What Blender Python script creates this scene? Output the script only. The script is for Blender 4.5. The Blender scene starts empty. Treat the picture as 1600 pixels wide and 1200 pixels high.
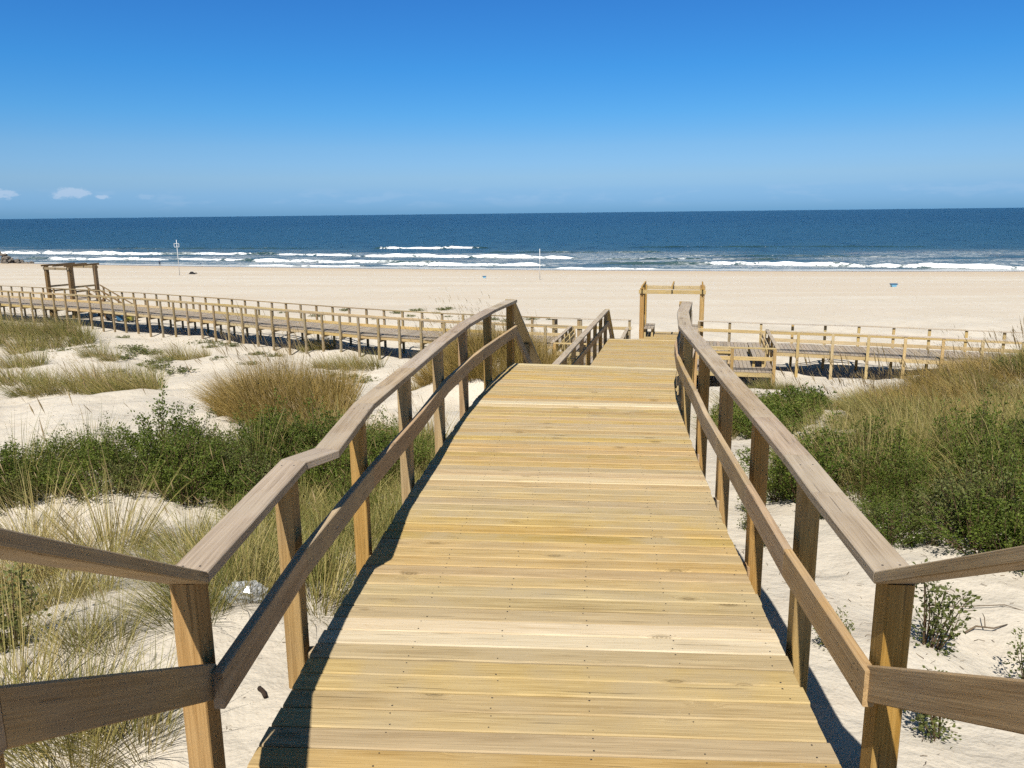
import bpy, math, random
import numpy as np
from mathutils import Matrix, Vector

random.seed(7)
S = bpy.context.scene
COL = S.collection

# ------------------------------------------------------------------ camera
PITCH, ROLL, CAM_H = math.radians(12.06), math.radians(0.645), 2.1
cF = Vector((0, math.cos(PITCH), -math.sin(PITCH)))
cU0 = Vector((0, math.sin(PITCH), math.cos(PITCH)))
cR0 = Vector((1, 0, 0))
cR = cR0 * math.cos(ROLL) - cU0 * math.sin(ROLL)
cU = cU0 * math.cos(ROLL) + cR0 * math.sin(ROLL)
cam = bpy.data.cameras.new('camera')
cam.sensor_width = 36.0
cam.lens = 28.125
cam.clip_start = 0.05
cam.clip_end = 60000
camo = bpy.data.objects.new('camera', cam)
COL.objects.link(camo)
camo.matrix_world = Matrix(((cR.x, cU.x, -cF.x, 0), (cR.y, cU.y, -cF.y, 0), (cR.z, cU.z, -cF.z, CAM_H), (0, 0, 0, 1)))
S.camera = camo

# ------------------------------------------------------------------ sun, sky, exposure
SUN_DIR = Vector((0.166, 0.724, -1.0)).normalized()          # the way the light travels
SUN_EL = math.asin(-SUN_DIR.z)
SUN_AZ = math.atan2(-SUN_DIR.x, -SUN_DIR.y)                  # clockwise from +Y
sl = bpy.data.lights.new('sun', 'SUN')
sl.energy = 5.0
sl.angle = math.radians(0.53)
sl.color = (1.0, 0.955, 0.875)
so = bpy.data.objects.new('sun', sl)
COL.objects.link(so)
so.rotation_euler = SUN_DIR.to_track_quat('-Z', 'Y').to_euler()

W = bpy.data.worlds.new('World')
S.world = W
W.use_nodes = True


class NT:
    """tiny node helper"""
    def __init__(s, tree):
        s.t = tree
        tree.nodes.clear()

    def n(s, typ, ins=None, **kw):
        nd = s.t.nodes.new(typ)
        for k, v in kw.items():
            setattr(nd, k, v)
        for k, v in (ins or {}).items():
            sock = nd.inputs[k]
            if isinstance(v, bpy.types.NodeSocket):
                s.t.links.new(v, sock)
            else:
                sock.default_value = v
        return nd

    def math(s, op, a, b=0.0, c=0.0, clamp=False):
        return s.n('ShaderNodeMath', {0: a, 1: b, 2: c}, operation=op, use_clamp=clamp).outputs[0]

    def mix(s, f, a, b, blend='MIX'):
        m = s.n('ShaderNodeMix', data_type='RGBA', blend_type=blend)
        for k, v in ((0, f), (6, a), (7, b)):
            if isinstance(v, bpy.types.NodeSocket):
                s.t.links.new(v, m.inputs[k])
            else:
                m.inputs[k].default_value = v if k == 0 else (tuple(v) + (1,) if len(v) == 3 else v)
        return m.outputs[2]

    def ramp(s, f, stops, interp='LINEAR'):
        r = s.n('ShaderNodeValToRGB', {0: f})
        cr = r.color_ramp
        cr.interpolation = interp
        while len(cr.elements) < len(stops):
            cr.elements.new(0.5)
        for e, (p, c) in zip(cr.elements, stops):
            e.position = p
            e.color = tuple(c) + (1,) if not isinstance(c, (int, float)) else (c, c, c, 1)
        return r.outputs[0]

    def noise(s, vec, scale, detail=2, rough=0.5, dist=0.0):
        return s.n('ShaderNodeTexNoise', {'Vector': vec, 'Scale': scale, 'Detail': detail, 'Roughness': rough, 'Distortion': dist})

    def maprange(s, v, a, b, c=0.0, d=1.0, smooth=True):
        return s.n('ShaderNodeMapRange', {0: v, 1: a, 2: b, 3: c, 4: d}, interpolation_type='SMOOTHSTEP' if smooth else 'LINEAR').outputs[0]


def build_world():
    k = NT(W.node_tree)
    sky = k.n('ShaderNodeTexSky', sky_type='NISHITA')
    sky.sun_disc = False
    sky.sun_elevation = SUN_EL
    sky.sun_rotation = SUN_AZ
    sky.altitude = 0
    sky.air_density = 1.0
    sky.dust_density = 0.1
    sky.ozone_density = 3.0
    # clear, deeply saturated summer sky: saturation over the whole dome, then a tint by elevation
    g = k.n('ShaderNodeGamma', {0: sky.outputs[0], 1: 1.0}).outputs[0]
    g = k.n('ShaderNodeHueSaturation', {'Hue': 0.5, 'Saturation': 1.3, 'Value': 1.0, 'Color': g}).outputs[0]
    tc = k.n('ShaderNodeTexCoord').outputs['Generated']
    sx = k.n('ShaderNodeSeparateXYZ', {0: tc})
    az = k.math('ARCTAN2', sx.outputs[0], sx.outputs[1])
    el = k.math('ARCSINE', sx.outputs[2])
    tint = k.ramp(k.math('DIVIDE', el, 0.5), [(0.0, (.17, .43, 1.15)), (.04, (.285, .52, 1.10)), (.085, (.42, .605, 1.0)), (.155, (.46, .68, 1.0)), (.23, (.375, .73, 1.06)), (.33, (.32, .75, 1.10)), (.49, (.36, .735, 1.10)), (1.0, (1.40, .90, .66))])  # last stop warms the unseen overhead sky to take blue out of the shadows
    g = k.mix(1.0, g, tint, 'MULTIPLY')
    vec = k.n('ShaderNodeCombineXYZ', {0: k.math('MULTIPLY', az, 14.0), 1: k.math('MULTIPLY', el, 60.0), 2: 0.3}).outputs[0]
    n1 = k.noise(vec, 1.3, 3, 0.6).outputs[0]
    band = k.math('MULTIPLY', k.maprange(el, 0.002, 0.016), k.maprange(el, 0.034, 0.024))
    thin = k.math('MULTIPLY', band, k.maprange(n1, 0.47, 0.66))
    # a few small fair-weather clouds low over the sea
    vec2 = k.n('ShaderNodeCombineXYZ', {0: k.math('MULTIPLY', az, 90.0), 1: k.math('MULTIPLY', el, 150.0), 2: 1.7}).outputs[0]
    n2 = k.noise(vec2, 1.0, 4, 0.62).outputs[0]
    tot = None
    for (a0, e0, ra, re) in ((-27.95, 1.50, 1.15, 0.38), (-31.8, 1.48, 1.0, 0.34), (-26.3, 1.28, 0.7, 0.15), (-23.9, 1.3, 0.6, 0.2), (-58, 1.6, 2.2, .5)):
        da = k.math('DIVIDE', k.math('SUBTRACT', az, math.radians(a0)), math.radians(ra))
        de = k.math('DIVIDE', k.math('SUBTRACT', el, math.radians(e0)), math.radians(re))
        d = k.math('SQRT', k.math('ADD', k.math('MULTIPLY', da, da), k.math('MULTIPLY', de, de)))
        m = k.maprange(k.math('ADD', d, k.math('MULTIPLY', k.math('SUBTRACT', n2, 0.5), 2.4)), 1.05, 0.45)
        if a0 in (21, -23.9):
            m = k.math('MULTIPLY', m, 0.3)
        tot = m if tot is None else k.math('MAXIMUM', tot, m)
    c = k.mix(k.math('MULTIPLY', band, 0.22), g, SKY_LOW)
    c = k.mix(k.math('MULTIPLY', thin, 0.10), c, SKY_CLOUD)
    c = k.mix(k.math('MULTIPLY', tot, 0.46), c, SKY_CLOUD)
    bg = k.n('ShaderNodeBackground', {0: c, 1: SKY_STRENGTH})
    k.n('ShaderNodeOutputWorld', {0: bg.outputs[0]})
    W.cycles.sampling_method = 'MANUAL'
    W.cycles.sample_map_resolution = 256


SKY_STRENGTH = 0.064
SKY_LOW = (2.0, 4.4, 7.6)
SKY_CLOUD = (5.6, 6.6, 8.2)
build_world()

vs = S.view_settings
vs.view_transform = 'Standard'
vs.look = 'None'
vs.exposure = 0.72
vs.gamma = 1.0
vs.use_curve_mapping = False
S.cycles.use_denoising = False
S.cycles.sample_clamp_indirect = 4.0
S.cycles.use_adaptive_sampling = True
S.cycles.adaptive_threshold = 0.02
S.cycles.adaptive_min_samples = 12
S.cycles.max_bounces = 4
S.cycles.diffuse_bounces = 2
S.cycles.glossy_bounces = 2
S.cycles.transparent_max_bounces = 6


# ------------------------------------------------------------------ object helpers
def tag(o, label=None, cat=None, group=None, kind=None):
    if label: o['label'] = label
    if cat: o['category'] = cat
    if group: o['group'] = group
    if kind: o['kind'] = kind
    return o


def thing(name, loc, label, cat, group=None):
    o = bpy.data.objects.new(name, None)
    o.empty_display_size = 0.3
    o.location = loc
    COL.objects.link(o)
    return tag(o, label, cat, group)


def new_mesh(name, verts, faces, mat=None, attr=None, smooth=False):
    me = bpy.data.meshes.new(name)
    me.from_pydata(verts, [], faces)
    if mat:
        for m in (mat if isinstance(mat, (list, tuple)) else [mat]):
            me.materials.append(m)
    if attr is not None:
        a = me.attributes.new('rnd', 'FLOAT', 'POINT')
        a.data.foreach_set('value', np.asarray(attr, dtype=np.float32))
    if smooth:
        me.polygons.foreach_set('use_smooth', [True] * len(me.polygons))
    me.update()
    return me


def link(name, me, parent=None, M=None):
    o = bpy.data.objects.new(name, me)
    COL.objects.link(o)
    if parent is not None:
        o.parent = parent
        if M is not None:
            o.matrix_basis = parent.matrix_basis.inverted() @ M
    elif M is not None:
        o.matrix_basis = M
    return o


def frame(p0, X, side):
    X = Vector(X).normalized()
    Y = Vector(side)
    Y = (Y - X * Y.dot(X)).normalized()
    Z = X.cross(Y)
    return Matrix(((X.x, Y.x, Z.x, p0[0]), (X.y, Y.y, Z.y, p0[1]), (X.z, Y.z, Z.z, p0[2]), (0, 0, 0, 1)))


OCT = ((-1, -1, 1, 0), (1, -1, -1, 0), (1, -1, 0, 1), (1, 1, 0, -1), (1, 1, -1, 0), (-1, 1, 1, 0), (-1, 1, 0, -1), (-1, -1, 0, 1))


def section(w, h, c):
    return [(a * w / 2 + e * c, b * h / 2 + g * c) for a, b, e, g in OCT]


def sect_faces(n):
    fs = []
    for i in range(n - 1):
        for j in range(8):
            a, b = i * 8 + j, i * 8 + (j + 1) % 8
            fs.append((a, b, b + 8, a + 8))
    fs.append(tuple(reversed(range(8))))
    fs.append(tuple(range((n - 1) * 8, n * 8)))
    return fs


def beam(name, p0, p1, w, h, parent, mat, side=(1, 0, 0), c=0.004, skew=0.0, label=None):
    """straight chamfered timber from p0 to p1: w along side, h across; local X runs along the grain.
    skew slides the two ends along X over the width (mitred / raked ends)."""
    p0, p1 = Vector(p0), Vector(p1)
    M = frame(p0, p1 - p0, side)
    L = (p1 - p0).length
    sec = section(w, h, min(c, w * .25, h * .25))
    vs_ = [(0 + skew * y, y, z) for y, z in sec] + [(L + skew * y, y, z) for y, z in sec]
    o = link(name, new_mesh(name, vs_, sect_faces(2), mat), parent, M)
    if label: o['label'] = label
    return o


def sweep(name, nodes, i0, i1, off, w, h, zc, side, parent, mat, c=0.004):
    """timber that follows nodes[i0..i1] (mitred where the line bends), pushed out by off, centred at zc above it"""
    N = [Vector(p) for p in nodes]
    out = []
    for i in range(i0, i1 + 1):
        d0 = (N[i] - N[i - 1]) if i > 0 else (N[i + 1] - N[i])
        d1 = (N[i + 1] - N[i]) if i < len(N) - 1 else d0
        d0 = Vector((d0.x, d0.y, 0)).normalized()
        d1 = Vector((d1.x, d1.y, 0)).normalized()
        n0 = Vector((d0.y, -d0.x, 0)) * side
        n1 = Vector((d1.y, -d1.x, 0)) * side
        m = (n0 + n1).normalized()
        m = m / max(0.5, m.dot(n0))
        out.append((N[i], m))
    out[0] = (out[0][0] + (N[i0 + 1] - N[i0]).normalized() * .0015, out[0][1])
    out[-1] = (out[-1][0] - (N[i1] - N[i1 - 1]).normalized() * .0015, out[-1][1])
    X = N[i1] - N[i0]
    M = frame(N[i0], X, Vector((-X.y, X.x, 0)))
    Mi = M.inverted()
    vs_ = []
    for p, m in out:
        for y, z in section(w, h, c):
            q = p + m * (off + y) + Vector((0, 0, zc + z))
            vs_.append(tuple(Mi @ q))
    fs = sect_faces(len(out))
    if side < 0:
        fs = [tuple(reversed(f)) for f in fs]
    return link(name, new_mesh(name, vs_, [tuple(reversed(f)) for f in fs], mat), parent, M)


# ------------------------------------------------------------------ materials
ALB = 0.73


def principled(k, color, rough=0.6, spec=0.5, normal=None, alb=ALB, **extra):
    color = k.mix(1.0, color, (alb, alb, alb), 'MULTIPLY')
    ins = {'Base Color': color, 'Roughness': rough, 'Specular IOR Level': spec}
    if normal is not None: ins['Normal'] = normal
    ins.update(extra)
    return k.n('ShaderNodeBsdfPrincipled', ins)


def mat_new(name):
    m = bpy.data.materials.new(name)
    m.use_nodes = True
    return m, NT(m.node_tree)


def c4(c): return tuple(c) + (1.0,)


def wood(name, light, dark, grey, grey_amt=0.25, knot=1.0, rough=0.72, vary=0.22, spec=0.25, bump=0.35, wear=0.0):
    m, k = mat_new(name)
    tc = k.n('ShaderNodeTexCoord').outputs['Object']
    oi = k.n('ShaderNodeObjectInfo').outputs['Random']
    at = k.n('ShaderNodeAttribute', attribute_name='rnd').outputs['Fac']
    rnd = k.math('FRACT', k.math('ADD', oi, at))
    r2 = k.math('FRACT', k.math('MULTIPLY', rnd, 17.31))
    r3 = k.math('FRACT', k.math('MULTIPLY', rnd, 43.77))
    offs = k.n('ShaderNodeCombineXYZ', {0: k.math('MULTIPLY', rnd, 37.0), 1: k.math('MULTIPLY', r2, 19.0), 2: k.math('MULTIPLY', r3, 23.0)}).outputs[0]
    p = k.n('ShaderNodeVectorMath', {0: tc, 1: offs}, operation='ADD').outputs[0]
    # knots: one every half metre or so
    pk = k.n('ShaderNodeVectorMath', {0: p, 1: (3.4, 9.0, 9.0)}, operation='MULTIPLY').outputs[0]
    vo = k.n('ShaderNodeTexVoronoi', {'Vector': pk, 'Scale': 1.0, 'Randomness': 1.0}, feature='F1')
    kd = vo.outputs['Distance']
    kr = k.n('ShaderNodeSeparateColor', {0: vo.outputs['Color']}).outputs[0]
    ksel = k.math('GREATER_THAN', kr, 0.80)
    kn = k.math('MULTIPLY', k.math('MULTIPLY', k.maprange(kd, 0.20, 0.12), k.math('ADD', .62, k.math('MULTIPLY', k.math('SINE', k.math('MULTIPLY', kd, 95.0)), .38))), ksel)
    halo = k.math('MULTIPLY', k.maprange(kd, 0.42, 0.1), ksel)
    # grain, bent around the knots
    warp = k.n('ShaderNodeCombineXYZ', {0: 0.0, 1: k.math('MULTIPLY', halo, 0.035), 2: k.math('MULTIPLY', halo, 0.02)}).outputs[0]
    pw = k.n('ShaderNodeVectorMath', {0: p, 1: warp}, operation='ADD').outputs[0]
    pg = k.n('ShaderNodeVectorMath', {0: pw, 1: (0.55, 9.0, 9.0)}, operation='MULTIPLY').outputs[0]
    g1 = k.noise(pg, 2.2, 3, 0.62, 0.5).outputs[0]
    pf = k.n('ShaderNodeVectorMath', {0: pw, 1: (1.5, 75.0, 75.0)}, operation='MULTIPLY').outputs[0]
    g2 = k.noise(pf, 2.0, 2, 0.6).outputs[0]
    grain = k.math('ADD', k.math('MULTIPLY', g1, 0.5), k.math('MULTIPLY', g2, 0.5))
    col = k.ramp(grain, [(0.36, dark), (0.49, tuple((a * 1.1 + b * .9) / 2 for a, b in zip(light, dark))), (0.60, light)])
    # board to board difference
    val = k.math('ADD', 1.0 - vary * 0.5, k.math('MULTIPLY', r2, vary))
    hs = k.n('ShaderNodeHueSaturation', {'Hue': k.math('ADD', 0.494, k.math('MULTIPLY', r3, 0.014)), 'Saturation': k.math('ADD', 0.85, k.math('MULTIPLY', rnd, 0.3)), 'Value': val, 'Color': col}).outputs[0]
    blot = k.noise(p, 2.6, 2, 0.6).outputs[0]
    gm = k.math('MULTIPLY', k.maprange(blot, 0.40, 0.70), k.math('MULTIPLY', k.math('ADD', r3, 0.35), grey_amt), clamp=True)
    c = k.mix(gm, hs, grey)
    c = k.mix(k.math('MULTIPLY', kn, 0.75 * knot), c, tuple(v * 0.35 for v in dark))
    c = k.mix(k.math('MULTIPLY', k.maprange(kd, 0.30, 0.17), k.math('MULTIPLY', ksel, 0.25 * knot)), c, tuple(v * 0.6 for v in dark))
    if wear > 0:
        geo = k.n('ShaderNodeNewGeometry').outputs['Position']
        wn = k.noise(geo, 1.1, 3, 0.65).outputs[0]
        sp = k.noise(geo, 26.0, 1, 0.6).outputs[0]
        c = k.mix(k.math('MULTIPLY', k.maprange(wn, 0.5, 0.72), wear), c, grey)
        c = k.mix(k.math('MULTIPLY', k.maprange(sp, 0.68, 0.76), 0.15), c, tuple(min(1, v * 1.5) for v in grey))
    # short drying cracks
    pc = k.n('ShaderNodeVectorMath', {0: p, 1: (2.2, 60.0, 60.0)}, operation='MULTIPLY').outputs[0]
    cr = k.noise(pc, 1.1, 1, 0.5).outputs[0]
    crack = k.maprange(cr, 0.71, 0.77)
    c = k.mix(k.math('MULTIPLY', crack, 0.55), c, tuple(v * 0.3 for v in dark))
    hgt = k.math('SUBTRACT', k.math('ADD', g2, k.math('MULTIPLY', g1, 0.6)), k.math('ADD', k.math('MULTIPLY', crack, 1.2), k.math('MULTIPLY', kn, 0.4)))
    b = k.n('ShaderNodeBump', {'Strength': bump, 'Distance': 0.004, 'Height': hgt}).outputs[0]
    bs = principled(k, c, rough, spec, b)
    k.n('ShaderNodeOutputMaterial', {0: bs.outputs[0]})
    return m


M_DECK = wood('deck_pine', (0.500, 0.362, 0.168), (0.315, 0.212, 0.084), (0.40, 0.315, 0.19), 0.6, vary=0.18, wear=0.2)
M_PALE = wood('pale_new_pine', (0.64, 0.52, 0.33), (0.46, 0.35, 0.19), (0.48, 0.41, 0.28), 0.4, vary=0.12, wear=0.25)
M_CAP = wood('weathered_cap_pine', (0.47, 0.37, 0.26), (0.28, 0.208, 0.135), (0.48, 0.405, 0.31), 0.6, knot=0.7, rough=0.62, vary=0.14, spec=0.22)
M_RAIL = wood('rail_pine', (0.53, 0.375, 0.215), (0.34, 0.225, 0.12), (0.30, 0.24, 0.18), 0.45, vary=0.2)
M_POST = wood('post_pine', (0.49, 0.315, 0.125), (0.31, 0.18, 0.058), (0.30, 0.23, 0.14), 0.3, vary=0.3)
M_FARPOST = wood('old_post_pine', (0.36, 0.27, 0.15), (0.23, 0.165, 0.085), (0.29, 0.25, 0.19), 0.5, vary=0.3)
M_FARRAIL = wood('yellow_rail_pine', (0.56, 0.42, 0.215), (0.40, 0.28, 0.12), (0.40, 0.33, 0.22), 0.3, vary=0.2)
M_FARDECK = wood('grey_deck_pine', (0.38, 0.315, 0.24), (0.25, 0.195, 0.14), (0.36, 0.31, 0.255), 0.5, vary=0.3)
M_CAPFAR = wood('bleached_cap_pine', (0.56, 0.48, 0.38), (0.40, 0.33, 0.25), (0.5, 0.45, 0.39), 0.4, vary=0.15)
M_DARKPOST = wood('dark_post_pine', (0.24, 0.155, 0.075), (0.14, 0.085, 0.04), (0.2, 0.16, 0.11), 0.3, vary=0.2)


def plain(name, col, rough=0.6, spec=0.4, metallic=0.0, noise_amt=0.15, scale=30):
    m, k = mat_new(name)
    tc = k.n('ShaderNodeTexCoord').outputs['Object']
    n = k.noise(tc, scale, 4, 0.6).outputs[0]
    c = k.mix(k.maprange(n, 0.35, 0.7), c4(tuple(v * (1 - noise_amt) for v in col)), c4(tuple(min(1, v * (1 + noise_amt)) for v in col)))
    bs = principled(k, c, rough, spec, Metallic=metallic)
    k.n('ShaderNodeOutputMaterial', {0: bs.outputs[0]})
    return m


def leafy(name, stops, trans=0.3, rough=0.55, base_dark=None):
    m, k = mat_new(name)
    at = k.n('ShaderNodeAttribute', attribute_name='rnd').outputs['Fac']
    oi = k.n('ShaderNodeObjectInfo').outputs['Random']
    f = k.math('ADD', k.math('MULTIPLY', at, 0.72), k.math('MULTIPLY', oi, 0.28))
    col = k.ramp(f, stops)
    bs = principled(k, col, rough, 0.25)
    tr = k.n('ShaderNodeBsdfTranslucent', {'Color': k.mix(1.0, col, (ALB, ALB, ALB), 'MULTIPLY')})
    mx = k.n('ShaderNodeMixShader', {0: trans, 1: bs.outputs[0], 2: tr.outputs[0]})
    k.n('ShaderNodeOutputMaterial', {0: mx.outputs[0]})
    return m


M_LEAF = leafy('shrub_leaf', [(0.0, (0.060, 0.088, 0.014)), (0.4, (0.125, 0.175, 0.026)), (0.75, (0.22, 0.265, 0.045)), (1.0, (0.34, 0.35, 0.09))], 0.5)
M_LEAFDUSTY = leafy('dusty_leaf', [(0.0, (0.08, 0.10, 0.028)), (0.5, (0.16, 0.18, 0.05)), (1.0, (0.29, 0.28, 0.10))], 0.4)
M_CREEP = leafy('creeper_leaf', [(0.0, (0.085, 0.105, 0.03)), (0.5, (0.155, 0.17, 0.055)), (1.0, (0.26, 0.25, 0.10))])
M_GRASS = leafy('marram_green', [(0.0, (0.095, 0.125, 0.028)), (0.35, (0.20, 0.205, 0.05)), (0.7, (0.36, 0.30, 0.095)), (1.0, (0.56, 0.44, 0.19))], 0.35)
M_GOLD = leafy('marram_golden', [(0.0, (0.16, 0.145, 0.04)), (0.3, (0.30, 0.22, 0.06)), (0.7, (0.44, 0.30, 0.09)), (1.0, (0.60, 0.44, 0.18))], 0.35)
M_SEED = leafy('seed_head_straw', [(0.0, (0.22, 0.15, 0.065)), (0.5, (0.36, 0.26, 0.12)), (1.0, (0.50, 0.38, 0.2))], 0.25)
M_STEM = plain('shrub_stem', (0.13, 0.085, 0.05), 0.8, 0.1)
M_SCREW = plain('screw_steel', (0.055, 0.045, 0.035), 0.5, 0.5)
M_WHITE = plain('white_paint', (0.80, 0.80, 0.78), 0.5, 0.4, noise_amt=0.06)
M_DARKWOOD = plain('dry_twig', (0.16, 0.12, 0.08), 0.85, 0.1)


# ------------------------------------------------------------------ ground
PY = [-20000, -60, -20, -6, 0, 3, 4.5, 6, 10, 14, 20, 26, 30, 36, 44, 60, 100, 157, 200, 420, 20000]
PZ = [4, 3, 1.6, .35, -.1, -.26, -.42, -.66, -1.2, -1.95, -2.95, -3.95, -4.5, -4.8, -5.0, -5.45, -6.7, -9.0, -9.9, -14, -14]
SEA_Z = -9.0
MOUNDS = ((13.5, 18, 5.5, 6, 1.0), (7, 9, 3, 3, .35), (-5.2, 9.5, 3.5, 2.2, .25), (-5.0, 15.5, 3.2, 2.6, .6), (-24, 36, 9, 6, .45), (-29, 44, 6, 3.5, 1.0),
          (-.6, 22.2, 2.1, 2.0, 1.55), (-9, 27, 4, 3, .5), (2, 52, 9, 3.0, .35), (-8, 60, 9, 4, .4))


def terrain(x, y):
    x = np.asarray(x, float); y = np.asarray(y, float)
    v = .26 * x + .966 * y - 6.6e-4 * np.clip(x, -250, 250) ** 2
    t = np.clip((y - 28) / 40, 0, 1); t = t * t * (3 - 2 * t)
    z = np.interp(y * (1 - t) + v * t, PY, PZ)
    for cx, cy, rx, ry, a in MOUNDS:
        z = z + a * np.exp(-((x - cx) / rx) ** 2 - ((y - cy) / ry) ** 2)
    off = np.abs(x - .1 - .13 * np.clip(y, 0, 30))
    w = np.clip((62 - y) / 20, 0, 1) * np.clip((off - 1.3) / 2, 0, 1)
    z = z + w * (.12 * np.sin(.9 * x + .5 * y + 1) + .10 * np.sin(-.6 * x + 1.1 * y + 2) + .05 * np.sin(2.1 * x + 1.3 * y) + .04 * np.sin(-1.7 * x + 2.3 * y + .7))
    # trodden, wind-blown small relief
    w2 = np.clip((55 - y) / 25, 0, 1) * np.clip((off - .9) / .6, .25, 1)
    z = z + w2 * (.016 * np.sin(5.3 * x + 2.1 * y + .3 * np.sin(3 * y)) + .016 * np.sin(-3.1 * x + 6.2 * y + 1.2) + .012 * np.sin(9.1 * x - 4.7 * y + np.sin(4 * x)) + .010 * np.sin(7.3 * x + 10.2 * y + 2 * np.sin(1.7 * x)))
    return z


def gz(x, y):
    return float(terrain(x, y))


def spaced(first, ratio, lim):
    r, d = [0.0], first
    while r[-1] < lim:
        r.append(r[-1] + max(d, r[-1] * ratio))
    return r


def make_ground():
    xp = spaced(.11, .028, 20000)
    yp = spaced(.11, .016, 520)
    yn = spaced(.4, .12, 20000)
    xs = np.array([-v for v in reversed(xp[1:])] + xp) + 1.0
    ys = np.array([-v for v in reversed(yn[1:])] + yp) + 1.0
    X, Y = np.meshgrid(xs, ys)
    Z = terrain(X, Y)
    nx, ny = len(xs), len(ys)
    me = bpy.data.meshes.new('sand')
    co = np.stack([X, Y, Z], -1).reshape(-1, 3).astype(np.float32)
    me.vertices.add(len(co)); me.vertices.foreach_set('co', co.ravel())
    i = np.arange((ny - 1) * (nx - 1)); r = i // (nx - 1); c = i % (nx - 1)
    a = r * nx + c
    q = np.stack([a, a + 1, a + nx + 1, a + nx], -1).astype(np.int32)
    me.loops.add(q.size); me.loops.foreach_set('vertex_index', q.ravel())
    me.polygons.add(len(q)); me.polygons.foreach_set('loop_start', np.arange(0, q.size, 4, dtype=np.int32))
    me.polygons.foreach_set('use_smooth', np.ones(len(q), bool))
    me.update(calc_edges=True)
    m, k = mat_new('beach_sand')
    p = k.n('ShaderNodeNewGeometry').outputs['Position']
    big = k.noise(p, .16, 4, .55).outputs[0]
    mid = k.noise(p, 1.7, 3, .6).outputs[0]
    fine = k.noise(p, 60, 2, .7).outputs[0]
    col = k.mix(k.maprange(big, .35, .65), (.565, .505, .412), (.600, .540, .448))
    col = k.mix(k.math('MULTIPLY', k.maprange(mid, .45, .7), .5), col, (.485, .420, .335))
    col = k.mix(k.math('MULTIPLY', k.maprange(fine, .55, .72), .35), col, (.36, .29, .21))
    sp = k.n('ShaderNodeSeparateXYZ', {0: p})
    # long faint streaks where machines groomed the flat beach, warm and damp towards the water
    st = k.n('ShaderNodeVectorMath', {0: p, 1: (.012, .16, 0)}, operation='MULTIPLY').outputs[0]
    strk = k.noise(st, 1.0, 3, .6).outputs[0]
    far = k.maprange(sp.outputs[1], 45, 75)
    col = k.mix(k.math('MULTIPLY', k.math('MULTIPLY', far, .8), k.maprange(strk, .40, .60)), col, (.535, .455, .355))
    damp = k.maprange(sp.outputs[2], -7.6, -8.75)
    col = k.mix(k.math('MULTIPLY', damp, .75), col, (.51, .405, .285))
    wet = k.maprange(sp.outputs[2], -8.78, -8.95)
    col = k.mix(wet, col, (.20, .165, .125))
    rp = k.n('ShaderNodeVectorMath', {0: p, 1: (1.0, 1.0, 0)}, operation='MULTIPLY').outputs[0]
    foot = k.n('ShaderNodeTexVoronoi', {'Vector': rp, 'Scale': 2.6, 'Randomness': 1.0}, feature='SMOOTH_F1').outputs['Distance']
    h = k.math('ADD', k.math('MULTIPLY', k.maprange(foot, .1, .45), .5), k.math('ADD', k.math('MULTIPLY', mid, 1.1), k.math('MULTIPLY', k.noise(p, 9, 3, .6).outputs[0], .9)))
    near = k.maprange(sp.outputs[1], 70, 30)
    b1 = k.n('ShaderNodeBump', {'Strength': k.math('MULTIPLY', near, .6), 'Distance': .045, 'Height': h}).outputs[0]
    b = k.n('ShaderNodeBump', {'Strength': .35, 'Distance': .003, 'Height': fine, 'Normal': b1}).outputs[0]
    bs = principled(k, col, k.mix(wet, (.9, .9, .9), (.25, .25, .25)), .2, b)
    k.n('ShaderNodeOutputMaterial', {0: bs.outputs[0]})
    me.materials.append(m)
    return tag(link('sand', me), kind='structure')


make_ground()

# ------------------------------------------------------------------ sea
SH_U = Vector((.966, -.26, 0))      # along the shore
SH_N = Vector((.26, .966, 0))       # out to sea


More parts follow.
